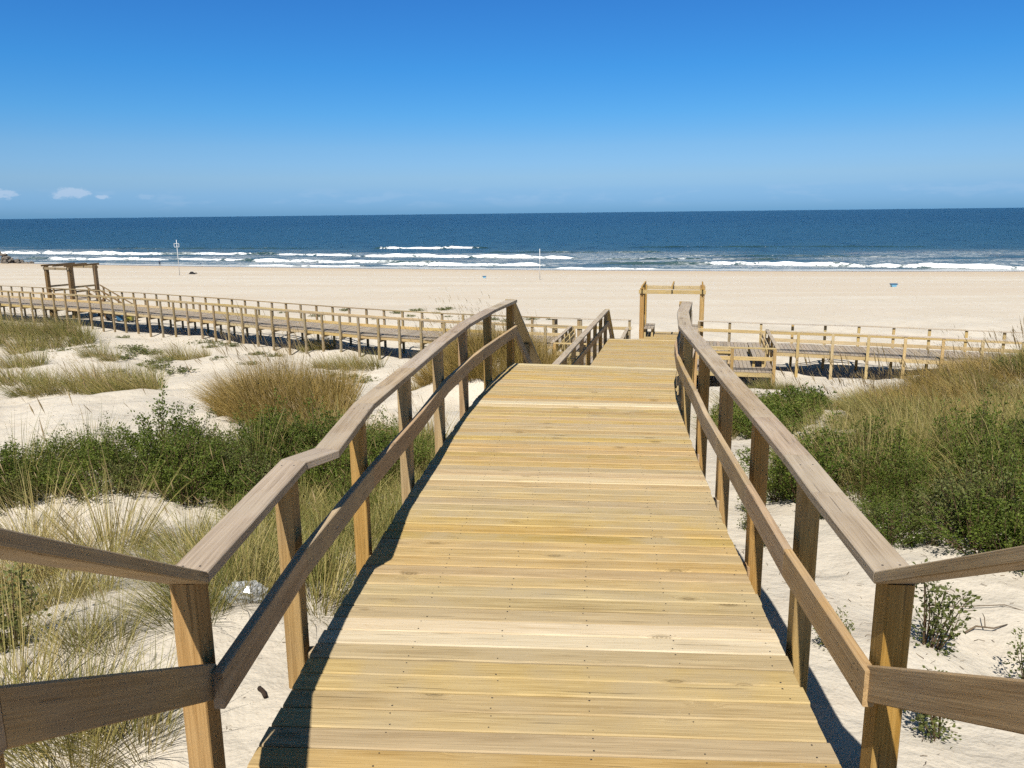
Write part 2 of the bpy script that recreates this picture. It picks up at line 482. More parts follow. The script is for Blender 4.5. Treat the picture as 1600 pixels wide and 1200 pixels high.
def sea_material(name, foam_attr):
    m, k = mat_new(name)
    p = k.n('ShaderNodeNewGeometry').outputs['Position']
    sp = k.n('ShaderNodeSeparateXYZ', {0: p})
    v = k.math('SUBTRACT', k.math('ADD', k.math('MULTIPLY', sp.outputs[0], .26), k.math('MULTIPLY', sp.outputs[1], .966)),
               k.math('MULTIPLY', 6.6e-4, k.math('MULTIPLY', k.math('MINIMUM', k.math('ABSOLUTE', sp.outputs[0]), 250.0), k.math('MINIMUM', k.math('ABSOLUTE', sp.outputs[0]), 250.0))))
    ps = k.n('ShaderNodeVectorMath', {0: p, 1: (2.6, 1.0, 0)}, operation='MULTIPLY').outputs[0]
    w1 = k.noise(ps, .05, 3, .6).outputs[0]
    wb = k.noise(ps, .017, 3, .6).outputs[0]
    wc = k.noise(ps, .0055, 3, .6).outputs[0]
    wd = k.noise(ps, .0018, 4, .65).outputs[0]
    w2 = k.noise(ps, .11, 4, .7).outputs[0]
    w3 = k.noise(ps, .9, 2, .6).outputs[0]
    depth = k.math('ADD', v, k.math('MULTIPLY', k.math('SUBTRACT', w1, .5), 60))
    col = k.ramp(k.maprange(depth, 150, 900, smooth=False), [(0.0, (.046, .074, .074)), (.07, (.024, .054, .062)), (.22, (.010, .038, .056)), (1.0, (.0045, .025, .047))])
    tex = k.math('MULTIPLY', w1, k.maprange(v, 600, 380))
    tex = k.math('ADD', tex, k.math('MULTIPLY', wb, k.math('MULTIPLY', k.maprange(v, 380, 600), k.maprange(v, 1300, 850))))
    tex = k.math('ADD', tex, k.math('MULTIPLY', wc, k.math('MULTIPLY', k.maprange(v, 850, 1300), k.maprange(v, 4000, 2400))))
    tex = k.math('ADD', tex, k.math('MULTIPLY', wd, k.maprange(v, 2400, 4000)))
    col = k.mix(k.math('MULTIPLY', k.maprange(tex, .50, .68), .55), col, (.002, .010, .020))
    col = k.mix(k.math('MULTIPLY', k.maprange(tex, .46, .32), .35), col, (.022, .056, .072))
    # lace of spent foam in the surf zone
    pl = k.n('ShaderNodeVectorMath', {0: p, 1: (.30, 1.0, 0)}, operation='MULTIPLY').outputs[0]
    lace = k.noise(pl, .55, 4, .68, 1.2).outputs[0]
    patch = k.noise(pl, .07, 3, .5).outputs[0]
    surf = k.math('MULTIPLY', k.maprange(v, 246, 205), k.maprange(patch, .36, .58))
    f = k.math('MULTIPLY', k.maprange(k.math('ABSOLUTE', k.math('SUBTRACT', lace, .5)), .055, .0), k.math('MULTIPLY', surf, .6))
    swash = k.math('MULTIPLY', k.maprange(sp.outputs[2], SEA_Z + .5, SEA_Z), k.maprange(k.math('ADD', v, k.math('MULTIPLY', k.math('SUBTRACT', w2, .5), 9)), 163.5, 159))
    f = k.math('MAXIMUM', f, k.math('MULTIPLY', swash, .5))
    # scattered whitecaps further out
    cap = k.math('MULTIPLY', k.maprange(k.noise(ps, .16, 5, .65).outputs[0], .735, .775), .5)
    f = k.math('MAXIMUM', f, cap)
    if foam_attr:
        at = k.n('ShaderNodeAttribute', attribute_name='rnd').outputs['Fac']
        rag = k.noise(k.n('ShaderNodeVectorMath', {0: p, 1: (.8, .8, 2.4)}, operation='MULTIPLY').outputs[0], .8, 4, .7).outputs[0]
        f = k.math('MAXIMUM', f, k.maprange(k.math('ADD', at, k.math('MULTIPLY', k.math('SUBTRACT', rag, .5), 2.8)), .42, .66))
        col = k.mix(.35, col, (.018, .050, .050))
    col = k.mix(f, col, (.70, .71, .71))
    h = k.math('ADD', k.math('MULTIPLY', w2, 1.6), k.math('MULTIPLY', w3, .3))
    b = k.n('ShaderNodeBump', {'Strength': .8, 'Distance': .75, 'Height': h}).outputs[0]
    bs = principled(k, col, k.mix(f, (.32, .32, .32), (.85, .85, .85)), .22, b, 1.0)
    k.n('ShaderNodeOutputMaterial', {0: bs.outputs[0]})
    return m


def make_sea():
    xs = spaced(60, .25, 24000)
    xs = [-v for v in reversed(xs[1:])] + xs
    ys = [90 + v for v in spaced(40, .3, 26000)]
    vs_ = [(x, y, SEA_Z) for y in ys for x in xs]
    nx = len(xs)
    fs = [(r * nx + c, r * nx + c + 1, (r + 1) * nx + c + 1, (r + 1) * nx + c) for r in range(len(ys) - 1) for c in range(nx - 1)]
    return tag(link('sea', new_mesh('sea', vs_, fs, sea_material('sea_water', False))), kind='structure')


sea = make_sea()
M_WAVE = sea_material('breaking_wave_water', True)


def breaker(p0, p1, hgt, f0, f1, seed, depth=5.0):
    """one ridge of surf from p0 to p1; white from fraction f0 to f1, green water beyond"""
    rs = np.random.RandomState(seed)
    p0, p1 = Vector((p0[0], p0[1], 0)), Vector((p1[0], p1[1], 0))
    hgt *= .82
    L = (p1 - p0).length
    u = (p1 - p0) / L
    nrm = Vector((-u.y, u.x, 0))
    if nrm.dot(SH_N) < 0: nrm = -nrm
    n = max(24, int(L / 0.8))
    ph = rs.uniform(0, 6.28, 6)
    prof = ((-1.0, 0.0, .25), (-.55, .10, .75), (-.32, .42, 1.0), (-.12, .82, 1.0), (.05, 1.0, .85), (.35, .8, .35), (.9, .38, .0), (1.8, .0, .0))
    vs_, at, fs = [], [], []
    for i in range(n + 1):
        t = i / n
        s = t * L
        end = min(1.0, t / .12, (1 - t) / .12)
        end = end * end * (3 - 2 * end)
        wob = 1.1 * math.sin(s * .06 + ph[0]) + .5 * math.sin(s * .19 + ph[1]) + .25 * math.sin(s * .6 + ph[2])
        hh = hgt * end * (.78 + .16 * math.sin(s * .23 + ph[3]) + .14 * math.sin(s * .71 + ph[4]) + rs.uniform(-.07, .07))
        fo = 1.0 if f0 < t < f1 else max(0.0, 1 - min(abs(t - f0), abs(t - f1)) * L / 5.0)
        fo *= .86 + .2 * math.sin(s * .35 + ph[5])
        wd = depth * (.8 + .25 * math.sin(s * .3 + ph[4]))
        for (a, b, fm) in prof:
            q = p0 + u * s + nrm * (a * wd * .5 + wob)
            vs_.append((q.x, q.y, SEA_Z - .03 + hh * b))
            at.append(fo * fm * (.4 + .6 * end))
    k = len(prof)
    for i in range(n):
        for j in range(k - 1):
            a = i * k + j
            fs.append((a, a + k, a + k + 1, a + 1))
    link('breaking_wave', new_mesh('breaking_wave', vs_, fs, M_WAVE, at, smooth=True), sea)


BREAKERS = [((-172, 268), (-150, 262), .95, .0, .98, 5), ((-153, 262.5), (-103, 244), 1.2, .02, .93, 6), ((-112, 249), (-66, 238), .85, .42, .72, 5),
            ((-140, 229), (-88, 213.5), .85, .30, .97, 5), ((-91, 214.5), (-64, 204), .75, .18, .72, 4), ((-66, 201), (-44, 196.5), .95, .22, .72, 5),
            ((-49, 195.2), (-14, 187), .75, .08, .46, 4), ((-47, 271.5), (-20, 262), .85, .25, .86, 5), ((-24.5, 267.5), (-6, 263), .8, .08, .55, 5),
            ((-74, 241), (-40, 222), .65, .3, .98, 4), ((-44, 220.5), (20, 199), 1.05, .03, .92, 6), ((-30, 184.4), (9, 172.4), .85, .02, .9, 5),
            ((8, 163.3), (30, 158.3), .4, .1, .9, 3), ((18, 178.5), (60, 166.5), .75, .62, 1., 4), ((44, 171), (72, 157.8), .95, .05, 1., 6), ((68, 159.6), (112, 138.5), 1.1, .0, 1., 6),
            ((104, 142), (150, 121), 1.0, .05, .95, 6), ((-62, 185), (-30, 178.5), .35, .1, .9, 3), ((-230, 285), (-176, 270), 1.0, .1, .9, 6), ((20, 196), (64, 184), .5, 1.1, 1.2, 5),
            ((-10, 237), (46, 222), .5, 1.1, 1.2, 6), ((40, 205), (96, 190), .45, 1.1, 1.2, 6), ((-160, 300), (-60, 276), .5, 1.1, 1.2, 7), ((30, 262), (130, 238), .5, 1.1, 1.2, 7)]
for i_, (a_, b_, h_, f0_, f1_, d_) in enumerate(BREAKERS):
    breaker(a_, b_, h_, f0_, f1_, 100 + i_, d_)


# ------------------------------------------------------------------ timber structures
HK_Y = [-5, 2, 4, 6, 8, 9.5, 10.4]
HK_H = [3, 3, 4.5, 6, 7, 9.5, 13]
_ys = np.arange(-3, 11.2, .01)
_hd = np.radians(np.interp(_ys, HK_Y, HK_H))
_cx = np.cumsum(np.tan(_hd)) * .01
_cx += .10 - np.interp(2.72, _ys, _cx)


def ctr(y):
    return float(np.interp(y, _ys, _cx)), math.radians(float(np.interp(y, HK_Y, HK_H)))


def on_path(y, lat, z=0.0):
    cx, h = ctr(y)
    return Vector((cx + lat * math.cos(h), y - lat * math.sin(h), z))


H13 = math.radians(13)
D13 = Vector((math.sin(H13), math.cos(H13), 0))
R13 = Vector((math.cos(H13), -math.sin(H13), 0))
A0 = Vector((ctr(11.1)[0], 11.1, 0))


def A(s, l, z=0.0):
    p = A0 + D13 * s + R13 * l
    return Vector((p.x, p.y, z))


Z2, Z3 = -1.65, -3.70
HALF = 1.15
CAP_W, CAP_T, MID_T, MID_H, POST = .14, .044, .04, .14, .09


def plength(nodes):
    d = [0.0]
    for a, b in zip(nodes, nodes[1:]):
        d.append(d[-1] + (Vector(b) - Vector(a)).length)
    return d


def resample(nodes, step=None, count=None):
    nodes = [Vector(n) for n in nodes]
    d = plength(nodes)
    n = count if count else max(1, round(d[-1] / step))
    out = []
    for i in range(n + 1):
        s = d[-1] * i / n
        j = max(0, min(len(nodes) - 2, int(np.searchsorted(d, s, side='right')) - 1))
        t = (s - d[j]) / max(1e-9, d[j + 1] - d[j])
        out.append(nodes[j].lerp(nodes[j + 1], t))
    return out


def out_normal(nodes, p, side):
    best = None
    for a, b in zip(nodes, nodes[1:]):
        a, b = Vector(a), Vector(b)
        ab = Vector((b.x - a.x, b.y - a.y, 0))
        t = max(0, min(1, (Vector((p.x - a.x, p.y - a.y, 0))).dot(ab) / ab.length_squared))
        q = Vector((a.x, a.y, 0)) + ab * t
        dd = (Vector((p.x, p.y, 0)) - q).length
        if best is None or dd < best[0] - 1e-6:
            best = (dd, ab.normalized())
    d = best[1]
    return Vector((d.y, -d.x, 0)) * side, d


def post_at(parent, p, nrm, d, top, mats, w=POST, bottom=None, extra=0.0):
    c = Vector((p.x, p.y, 0)) + nrm * (MID_T + .006 + w / 2 + extra)
    zb = (gz(c.x, c.y) - .35) if bottom is None else bottom
    return beam('post', (c.x, c.y, zb), (c.x, c.y, top), w, w * 1.25, parent, mats, side=tuple(nrm), c=.005)


def rail(parent, nodes, side, posts, m_cap, m_mid, m_post, cap_breaks=None, mid_nodes=None, mid_breaks=None, top=.90, w=POST, skip_ends=(), bottom=None):
    """posts, flat handrail boards and a middle board along deck-edge nodes"""
    nodes = [Vector(n) for n in nodes]
    mn = [Vector(n) for n in (mid_nodes or nodes)]
    br = cap_breaks or list(range(len(nodes)))
    for a, b in zip(br, br[1:]):
        sweep('handrail', nodes, a, b, CAP_W / 2, CAP_W, CAP_T, top - CAP_T / 2, side, parent, m_cap)
    br = mid_breaks or list(range(len(mn)))
    for a, b in zip(br, br[1:]):
        sweep('mid_rail', mn, a, b, MID_T / 2, MID_T, MID_H, top - .35 - MID_H / 2, side, parent, m_mid)
    for p in posts:
        nrm, d = out_normal(nodes, p, side)
        post_at(parent, p, nrm, d, p.z + top - CAP_T + .001, m_post, w, bottom)


def plank(parent, pa, pb, depth, thick, mat, name='plank', label=None):
    """a deck board from pa to pb (ends on the deck edges), top face at their z"""
    pa, pb = Vector(pa), Vector(pb)
    dz = Vector((0, 0, thick / 2))
    X = pb - pa
    return beam(name, pa - dz, pb - dz, depth, thick, parent, mat, side=(-X.y, X.x, 0), c=.006, label=label)


def deck_field(parent, la, lb, mat, pitch=.14, gap=.008, thick=.04, name='deck_boards'):
    """many narrow boards between two edge lines, too fine to pick apart from here: one joined part"""
    n = max(2, round(max(plength(la)[-1], plength(lb)[-1]) / pitch))
    ra, rb = resample(la, count=n), resample(lb, count=n)
    vs_, fs, at = [], [], []
    org = parent.location
    g = gap / pitch / 2
    for i in range(n):
        r = random.random()
        jit = random.uniform(-.003, .003)
        q = [ra[i].lerp(ra[i + 1], g), ra[i].lerp(ra[i + 1], 1 - g), rb[i].lerp(rb[i + 1], 1 - g), rb[i].lerp(rb[i + 1], g)]
        b = len(vs_)
        for p in q:
            vs_.append((p.x, p.y, p.z + jit))
        for p in (ra[i].lerp(ra[i + 1], .002), ra[i].lerp(ra[i + 1], .998), rb[i].lerp(rb[i + 1], .998), rb[i].lerp(rb[i + 1], .002)):
            vs_.append((p.x, p.y, p.z - thick))
        at += [r] * 8
        fs += [(b, b + 1, b + 2, b + 3), (b + 7, b + 6, b + 5, b + 4), (b, b + 4, b + 5, b + 1), (b + 1, b + 5, b + 6, b + 2), (b + 2, b + 6, b + 7, b + 3), (b + 3, b + 7, b + 4, b)]
    X = rb[n // 2] - ra[n // 2]
    M = frame(ra[0], X, (-X.y, X.x, 0))
    Mi = M.inverted()
    me = new_mesh(name, [tuple(Mi @ Vector(v)) for v in vs_], fs, mat, at)
    return tag(link(name, me, parent, M), kind='stuff')


# ---- the boardwalk in front
bw = thing('boardwalk', (0.9, 6.5, 0), 'wide yellow pine boardwalk in the foreground curving right between two handrails', 'boardwalk')
PITCHB = .1305
y_ = 2.34
k_ = 0
screws = []
while y_ < 11.04:
    cx, h = ctr(y_)
    jl, jr = random.uniform(-.006, .006), random.uniform(-.006, .006)
    pa, pb = on_path(y_, -HALF + jl), on_path(y_, HALF + jr)
    if y_ > 2.7: pa.z = pb.z = random.uniform(-.0025, .0025)
    pale = 3.575 < y_ < 3.84 or 6.08 < y_ < 6.22 or 8.60 < y_ < 8.84 or y_ > 10.93
    plank(bw, pa, pb, PITCHB - random.uniform(.006, .010), .036, M_PALE if pale else M_DECK)
    for lt in (-1.09, -.64, -.21, .21, .64, 1.09):
        for dy in (-.038, .038):
            c = on_path(y_ + dy, lt + random.uniform(-.012, .012) + .02 * math.sin(y_ * 1.3))
            screws.append((c.x, c.y, pa.z + .0012))
    y_ += PITCHB
    k_ += 1
vs_, fs_ = [], []
for (x, y, z) in screws:
    if random.random() < .3: continue
    r = random.uniform(.0034, .0052)
    b = len(vs_)
    for a in range(6):
        vs_.append((x + r * math.cos(a * 1.047), y + r * math.sin(a * 1.047), z))
    fs_.append(tuple(range(b, b + 6)))
tag(link('screw_heads', new_mesh('screw_heads', vs_, fs_, M_SCREW), bw, Matrix.Identity(4)), kind='stuff')
# edge joists and bearers
for lt in (-1.05, 1.05, -.42, .42):
    ns = [on_path(y, lt, -.12) for y in np.linspace(2.32, 11.05, 12)]
    for a in range(0, 11, 4):
        sweep('joist', ns, a, min(a + 4, 11), 0, .06, .16, 0, 1, bw, M_RAIL)

LC = [(-1.058, 2.571), (-1.029, 3.823), (-.907, 4.017), (-.897, 5.067), (-.764, 6.269), (-.62, 7.60), (-.455, 8.90), (-.20, 10.215), (.088, 11.36)]
LM = [(-1.017, 2.507), (-.985, 3.554), (-.875, 4.802), (-.72, 6.193), (-.67, 6.8), (-.61, 7.523), (-.53, 8.05), (-.43, 8.697), (-.30, 9.4), (-.13, 10.2), (.088, 11.2)]
LPY = [2.615, 3.76, 4.93, 6.22, 7.58, 8.87, 10.12, 11.30]
RC = [(1.219, 2.513), (1.295, 3.30), (1.358, 3.85), (1.428, 4.60), (1.53, 5.759), (1.656, 7.028), (1.80, 8.557), (2.03, 9.75), (2.322, 10.86)]
RM = [(1.202, 2.478), (1.262, 3.494), (1.345, 4.401), (1.44, 5.447), (1.50, 6.1), (1.60, 6.9), (1.715, 7.938), (1.80, 8.6), (1.96, 9.5), (2.31, 10.84)]
RPY = [2.56, 3.68, 4.78, 5.98, 7.20, 8.40, 9.60, 10.78]


def at_y(poly, y):
    return Vector((float(np.interp(y, [p[1] for p in poly], [p[0] for p in poly])), y, 0))


def v3(poly, z=0.0): return [Vector((p[0], p[1], z)) for p in poly]


rail(bw, v3(LC), -1, [at_y(LC, y) for y in LPY], M_CAP, M_RAIL, M_POST, mid_nodes=v3(LM), mid_breaks=[0, 1, 2, 4, 7, 10])
rail(bw, v3(RC), 1, [at_y(RC, y) for y in RPY], M_CAP, M_RAIL, M_POST, mid_nodes=v3(RM), mid_breaks=[0, 1, 2, 3, 5, 7, 9])
for poly, sd in ((LC, -1), (RC, 1)):            # joist ends that carry the posts
    for y in (LPY if sd < 0 else RPY):
        p = at_y(poly, y)
        a = on_path(y + .01, sd * .9, -.17)
        n = Vector((p.x + sd * .10, p.y - sd * .02, -.17))
        beam('bearer', a, n, .07, .12, bw, M_RAIL, side=(0, 1, 0))

vs_, fs_ = [], []
for poly, mid, sd, ys_ in ((LC, LM, -1, LPY), (RC, RM, 1, RPY)):
    for y in ys_:
        p, q = at_y(poly, y), at_y(mid, y)
        for dz in (.445, .515):
            for dy in (-.018, .02):
                b = len(vs_)
                for a in range(6):
                    vs_.append((q.x - sd * .0015, y + dy + .0045 * math.cos(a * 1.047), dz + .0045 * math.sin(a * 1.047)))
                fs_.append(tuple(range(b, b + 6)))
        for dx in (.045, .105):
            b = len(vs_)
            for a in range(6):
                vs_.append((p.x + sd * dx + .0045 * math.cos(a * 1.047), y + .0045 * math.sin(a * 1.047), .9012))
            fs_.append(tuple(range(b, b + 6)))
tag(link('rail_screws', new_mesh('rail_screws', vs_, fs_, M_SCREW), bw, Matrix.Identity(4)), kind='stuff')

# ---- stairs the viewer stands on
st0 = thing('staircase', (.1, 1.2, .3), 'near steps whose sloping handrails enter at both lower frame corners', 'stairs')
for i in range(1, 5):
    yy = 2.34 - .28 * (i - 1) - .075
    for dy in (0, -.14):
        plank(st0, on_path(yy + dy, -HALF, .16 * i), on_path(yy + dy, HALF, .16 * i), .134, .036, M_DECK, 'tread')
yy = 1.19
while yy > -2.2:
    plank(st0, on_path(yy, -HALF, .64), on_path(yy, HALF, .64), .134, .036, M_DECK, 'plank')
    yy -= .14
for sd, c0 in ((-1, (-1.058, 2.571)), (1, (1.219, 2.513))):
    e1 = Vector((c0[0] - sd * .03, c0[1] - 1.14, .64))
    e2 = Vector((c0[0] - sd * .10, c0[1] - 4.4, .64))
    nd = [e2, e1, Vector((c0[0], c0[1] - .002, 0))]
    rail(st0, nd, sd, [e1, e2, e2.lerp(e1, .5)], M_RAIL, M_RAIL, M_POST)
    beam('stringer', on_path(2.38, sd * 1.08, -.05), on_path(1.2, sd * 1.08, .56), .06, .2, st0, M_RAIL, side=(1, 0, 0))
    beam('joist', on_path(1.2, sd * 1.08, .52), on_path(-2.2, sd * 1.08, .52), .06, .16, st0, M_RAIL, side=(1, 0, 0))


def stair_flight(o, s0, z0, drop, n, half=HALF, rails=True, m_tread=M_DECK, run=.28):
    rise = drop / n
    for i in range(1, n):
        for q in (.07, .21):
            s = s0 + (i - 1) * run + q
            plank(o, A(s, -half, z0 - rise * i), A(s, half, z0 - rise * i), .134, .036, m_tread, 'tread')
    L = (n - 1) * run
    for sd in (-1, 1):
        beam('stringer', A(s0 - .02, sd * (half - .05), z0 - .16), A(s0 + L, sd * (half - .05), z0 - drop - .02), .05, .22, o, M_RAIL, side=tuple(R13))
        if rails:
            nd = [A(s0 + .05, sd * half, z0), A(s0 + L, sd * half, z0 - drop + .06)]
            rail(o, nd, sd, [nd[0].lerp(nd[1], t) for t in (.5,)], M_FARRAIL, M_RAIL, M_POST)
    return L


st1 = thing('staircase', A(1.3, 0, -1.5), 'wooden stairs dropping away beyond the end of the front boardwalk', 'stairs')
L1s = stair_flight(st1, .0, 0.0, -Z2, 10)

S2a, S2b = L1s, 12.83
bw2 = thing('boardwalk', A(8, 0, Z2), 'second pine boardwalk, one level lower, seen past the end of the front one', 'boardwalk')
la = [A(S2a, -HALF, Z2), A(S2b, -HALF, Z2)]
lb = [A(S2a, HALF, Z2), A(S2b, HALF, Z2)]
deck_field(bw2, la, lb, M_DECK, .1305)
plank(bw2, A(S2b + .03, -HALF, Z2 + .004), A(S2b + .03, HALF, Z2 + .004), .07, .09, M_PALE, 'edge_board')
for sd in (-1, 1):
    nd = resample([A(S2a, sd * HALF, Z2), A(S2b, sd * HALF, Z2)], count=4)
    rail(bw2, nd, sd, resample([A(S2a, sd * HALF, Z2), A(S2b - .06, sd * HALF, Z2)], count=8), M_CAP, M_RAIL, M_POST)
    beam('joist', A(S2a, sd * 1.05, Z2 - .12), A(S2b, sd * 1.05, Z2 - .12), .06, .16, bw2, M_RAIL, side=tuple(R13))

st2 = thing('staircase', A(14.5, 0, -3.5), 'lower wooden stairs leading from the second boardwalk down to the beach walkway', 'stairs')
L2s = stair_flight(st2, S2b + .06, Z2, Z2 - Z3, 12)

# ---- platform where the walkways meet
S3 = S2b + .06 + L2s
pf = thing('viewing_platform', A(22, 0, Z3), 'wooden platform with bench bays at the foot of the stairs where the walkways meet', 'platform')
SF, SB = 19.05, 26.2
LW, RW = -3.9, 4.27
deck_field(pf, [A(S3, -HALF, Z3), A(28.7, -HALF, Z3)], [A(S3, HALF, Z3), A(28.7, HALF, Z3)], M_DECK, .1305)
deck_field(pf, [A(SF, HALF + .01, Z3), A(SF, RW, Z3)], [A(SB, HALF + .01, Z3), A(SB - .35, RW, Z3)], M_FARDECK, .15, .014, .04)
deck_field(pf, [A(SF, LW, Z3), A(SF, -HALF - .01, Z3)], [A(SB, LW, Z3), A(SB, -HALF - .01, Z3)], M_FARDECK, .15, .014, .04)


def zn(s, l): return A(s, l, Z3)


rail(pf, [zn(SF, HALF + .22), zn(SF, RW)], 1, [zn(SF, l) for l in (HALF + .3, 2.75, RW - .03)], M_FARRAIL, M_FARRAIL, M_POST)
rail(pf, [zn(SF - .02, RW), zn(23.8, RW)], 1, [zn(s, RW) for s in (20.3, 21.6, 23.0)], M_CAP, M_FARRAIL, M_POST)
rail(pf, [zn(SF, -HALF - .22), zn(SF, LW)], -1, [zn(SF, l) for l in (-HALF - .3, -2.6, LW + .03)], M_FARRAIL, M_FARRAIL, M_POST)
rail(pf, [zn(SF - .02, LW), zn(23.6, LW)], -1, [zn(s, LW) for s in (20.3, 21.6, 22.6, 23.5)], M_CAP, M_FARRAIL, M_POST)
for sd in (-1, 1):
    nd = [zn(S3 + .02, sd * (HALF + .03)), zn(20, sd * (HALF + .2)), zn(23.6, sd * (HALF + .25))]
    rail(pf, nd, sd, resample(nd, count=5), M_CAP, M_RAIL, M_POST)
    beam('joist', A(S3, sd * 1.1, Z3 - .14), A(28.6, sd * 1.1, Z3 - .14), .07, .18, pf, M_RAIL, side=tuple(R13))
beam('joist', A(SF + .03, LW, Z3 - .13), A(SF + .03, -HALF - .1, Z3 - .13), .06, .16, pf, M_FARRAIL, side=tuple(D13))
beam('joist', A(SF + .03, HALF + .1, Z3 - .13), A(SF + .03, RW, Z3 - .13), .06, .16, pf, M_FARRAIL, side=tuple(D13))
for l in (LW + .05, RW - .05):
    beam('joist', A(SF, l, Z3 - .135), A(SB, l, Z3 - .135), .06, .16, pf, M_FARRAIL, side=tuple(R13))
# far rail of the platform, left of the timber frame
nd = [zn(SB, -5.35), zn(SB, -1.5)]
rail(pf, nd, -1, [zn(SB, l) for l in (-5.2, -4.0, -2.75, -1.6)], M_CAPFAR, M_FARRAIL, M_FARPOST)


# ---- long walkways along the beach
def walkway(name, near, far, label, near_side, far_side, step, mats):
    near = [Vector((p[0], p[1], Z3)) for p in near]
    far = [Vector((p[0], p[1], Z3)) for p in far]
    c = near[len(near) // 2]
    o = thing(name, (c.x, c.y, Z3), label, 'walkway')
    m_cap, m_mid, m_post, m_deck = mats
    deck_field(o, near, far, m_deck, .15, .014)
    for ln, sd in ((near, near_side), (far, far_side)):
        boards = resample(ln, step * 3)
        pts = resample(ln, step)
        rail(o, boards, sd, pts, m_cap, m_mid, m_post)
        jn = [p + Vector((0, 0, 0)) for p in boards]
        for a in range(0, len(jn) - 1):
            sweep('edge_joist', jn, a, a + 1, -.04, .06, .15, -.125, sd, o, m_mid)
    pn, pf_ = resample(near, step), resample(far, count=len(resample(near, step)) - 1)
    for a, b in zip(pn, pf_):
        u = (b - a).normalized()
        beam('bearer', a - u * .16 + Vector((0, 0, -.26)), b + u * .16 + Vector((0, 0, -.26)), .07, .11, o, M_FARPOST, side=(-u.y, u.x, 0))
    return o


def xy(v): return (v.x, v.y)


NEARL = [xy(zn(23.75, LW)), (-3.9, 37.45), (-7.2, 39.15), (-13.35, 43.0), (-18.3, 46.35), (-27.3, 51.95), (-35.7, 56.3), (-46, 61.3)]
FARL = [xy(zn(SB, LW)), (-2.8, 39.85), (-6.1, 41.6), (-12.1, 45.25), (-17.1, 48.65), (-26.2, 54.2), (-34.7, 58.6), (-45, 63.6)]
walkway('beach_walkway', NEARL, FARL, 'long raised timber walkway on posts running left across the sand to the distant frame', -1, 1, 1.22,
        (M_FARPOST, M_FARRAIL, M_FARPOST, M_FARDECK))
NEARR = [xy(zn(23.8, RW)), (11.85, 32.85), (16.4, 31.0), (19.2, 29.75), (27, 26.0), (36, 21.5)]
FARR = [xy(zn(SB - .35, RW - .02)), (12.6, 35.1), (17.2, 33.2), (20.2, 31.9), (28, 28.2), (37, 23.7)]
walkway('beach_walkway', NEARR, FARR, 'raised timber walkway running right from the platform until dune grass hides it', 1, -1, 1.33,
        (M_CAPFAR, M_FARRAIL, M_FARRAIL, M_FARDECK))
nd = [zn(SB + .05, 1.5), zn(SB - .35, RW - .02)]
rail(pf, nd, -1, [zn(SB, 1.55), zn(SB - .15, 2.9)], M_CAPFAR, M_FARRAIL, M_FARPOST)


# ---- timber frames (pergolas)
def timber_frame(o, FL, FR, BL, BR, z, h, m_post, m_beam, pw=.17, low=True):
    P = [Vector((p[0], p[1], 0)) for p in (FL, FR, BL, BR)]
    u = (P[1] - P[0]).normalized()
    w = (P[2] - P[0]).normalized()
    for p in P:
        beam('post', (p.x, p.y, gz(p.x, p.y) - .4), (p.x, p.y, z + h), pw, pw, o, m_post, side=tuple(u), c=.01)
    for a, b, s in ((P[0], P[1], -1), (P[2], P[3], 1)):
        q = w * s * (pw / 2 + .028)
        beam('cross_beam', a - u * .15 + q + Vector((0, 0, z + h - .15)), b + u * .15 + q + Vector((0, 0, z + h - .15)), .05, .18, o, m_beam, side=tuple(w))
    for t in (0, .5, 1):
        a, b = P[0].lerp(P[1], t), P[2].lerp(P[3], t)
        dz = Vector((0, 0, z + h + .065))
        d = (b - a).normalized()
        beam('rafter', a - d * .38 + dz, b + d * .38 + dz, .07, .13, o, m_post, side=tuple(u))
    if low:
        for a, b in ((P[0], P[2]), (P[1], P[3])):
            for zz in (.86, .52):
                d = (b - a).normalized()
                beam('side_rail', a + d * pw / 2 + Vector((0, 0, z + zz)), b - d * pw / 2 + Vector((0, 0, z + zz)), .04, .13, o, m_beam, side=tuple(u))


pg = thing('pergola', A(27.5, 0, Z3), 'open timber frame standing over the walkway beside the platform at centre right', 'pergola')
timber_frame(pg, xy(zn(26.5, -1.06)), xy(zn(26.5, 1.66)), xy(zn(28.5, -1.06)), xy(zn(28.5, 1.66)), Z3, 2.33, M_POST, M_FARRAIL, .2)
pg2 = thing('pergola', (-32.7, 59.9, Z3), 'distant weathered timber frame with four thick posts on the far left walkway', 'pergola')
FLp, FRp, BLp, BRp = (-34.25, 59.55), (-32.0, 58.5), (-33.45, 61.4), (-31.1, 60.4)
timber_frame(pg2, FLp, FRp, BLp, BRp, Z3, 2.35, M_DARKPOST, M_FARPOST, .24)
deck_field(pg2, [Vector((-34.6, 58.75, Z3)), Vector((-33.5, 61.7, Z3))], [Vector((-31.7, 57.3, Z3)), Vector((-30.8, 60.4, Z3))], M_FARDECK, .15, .014)

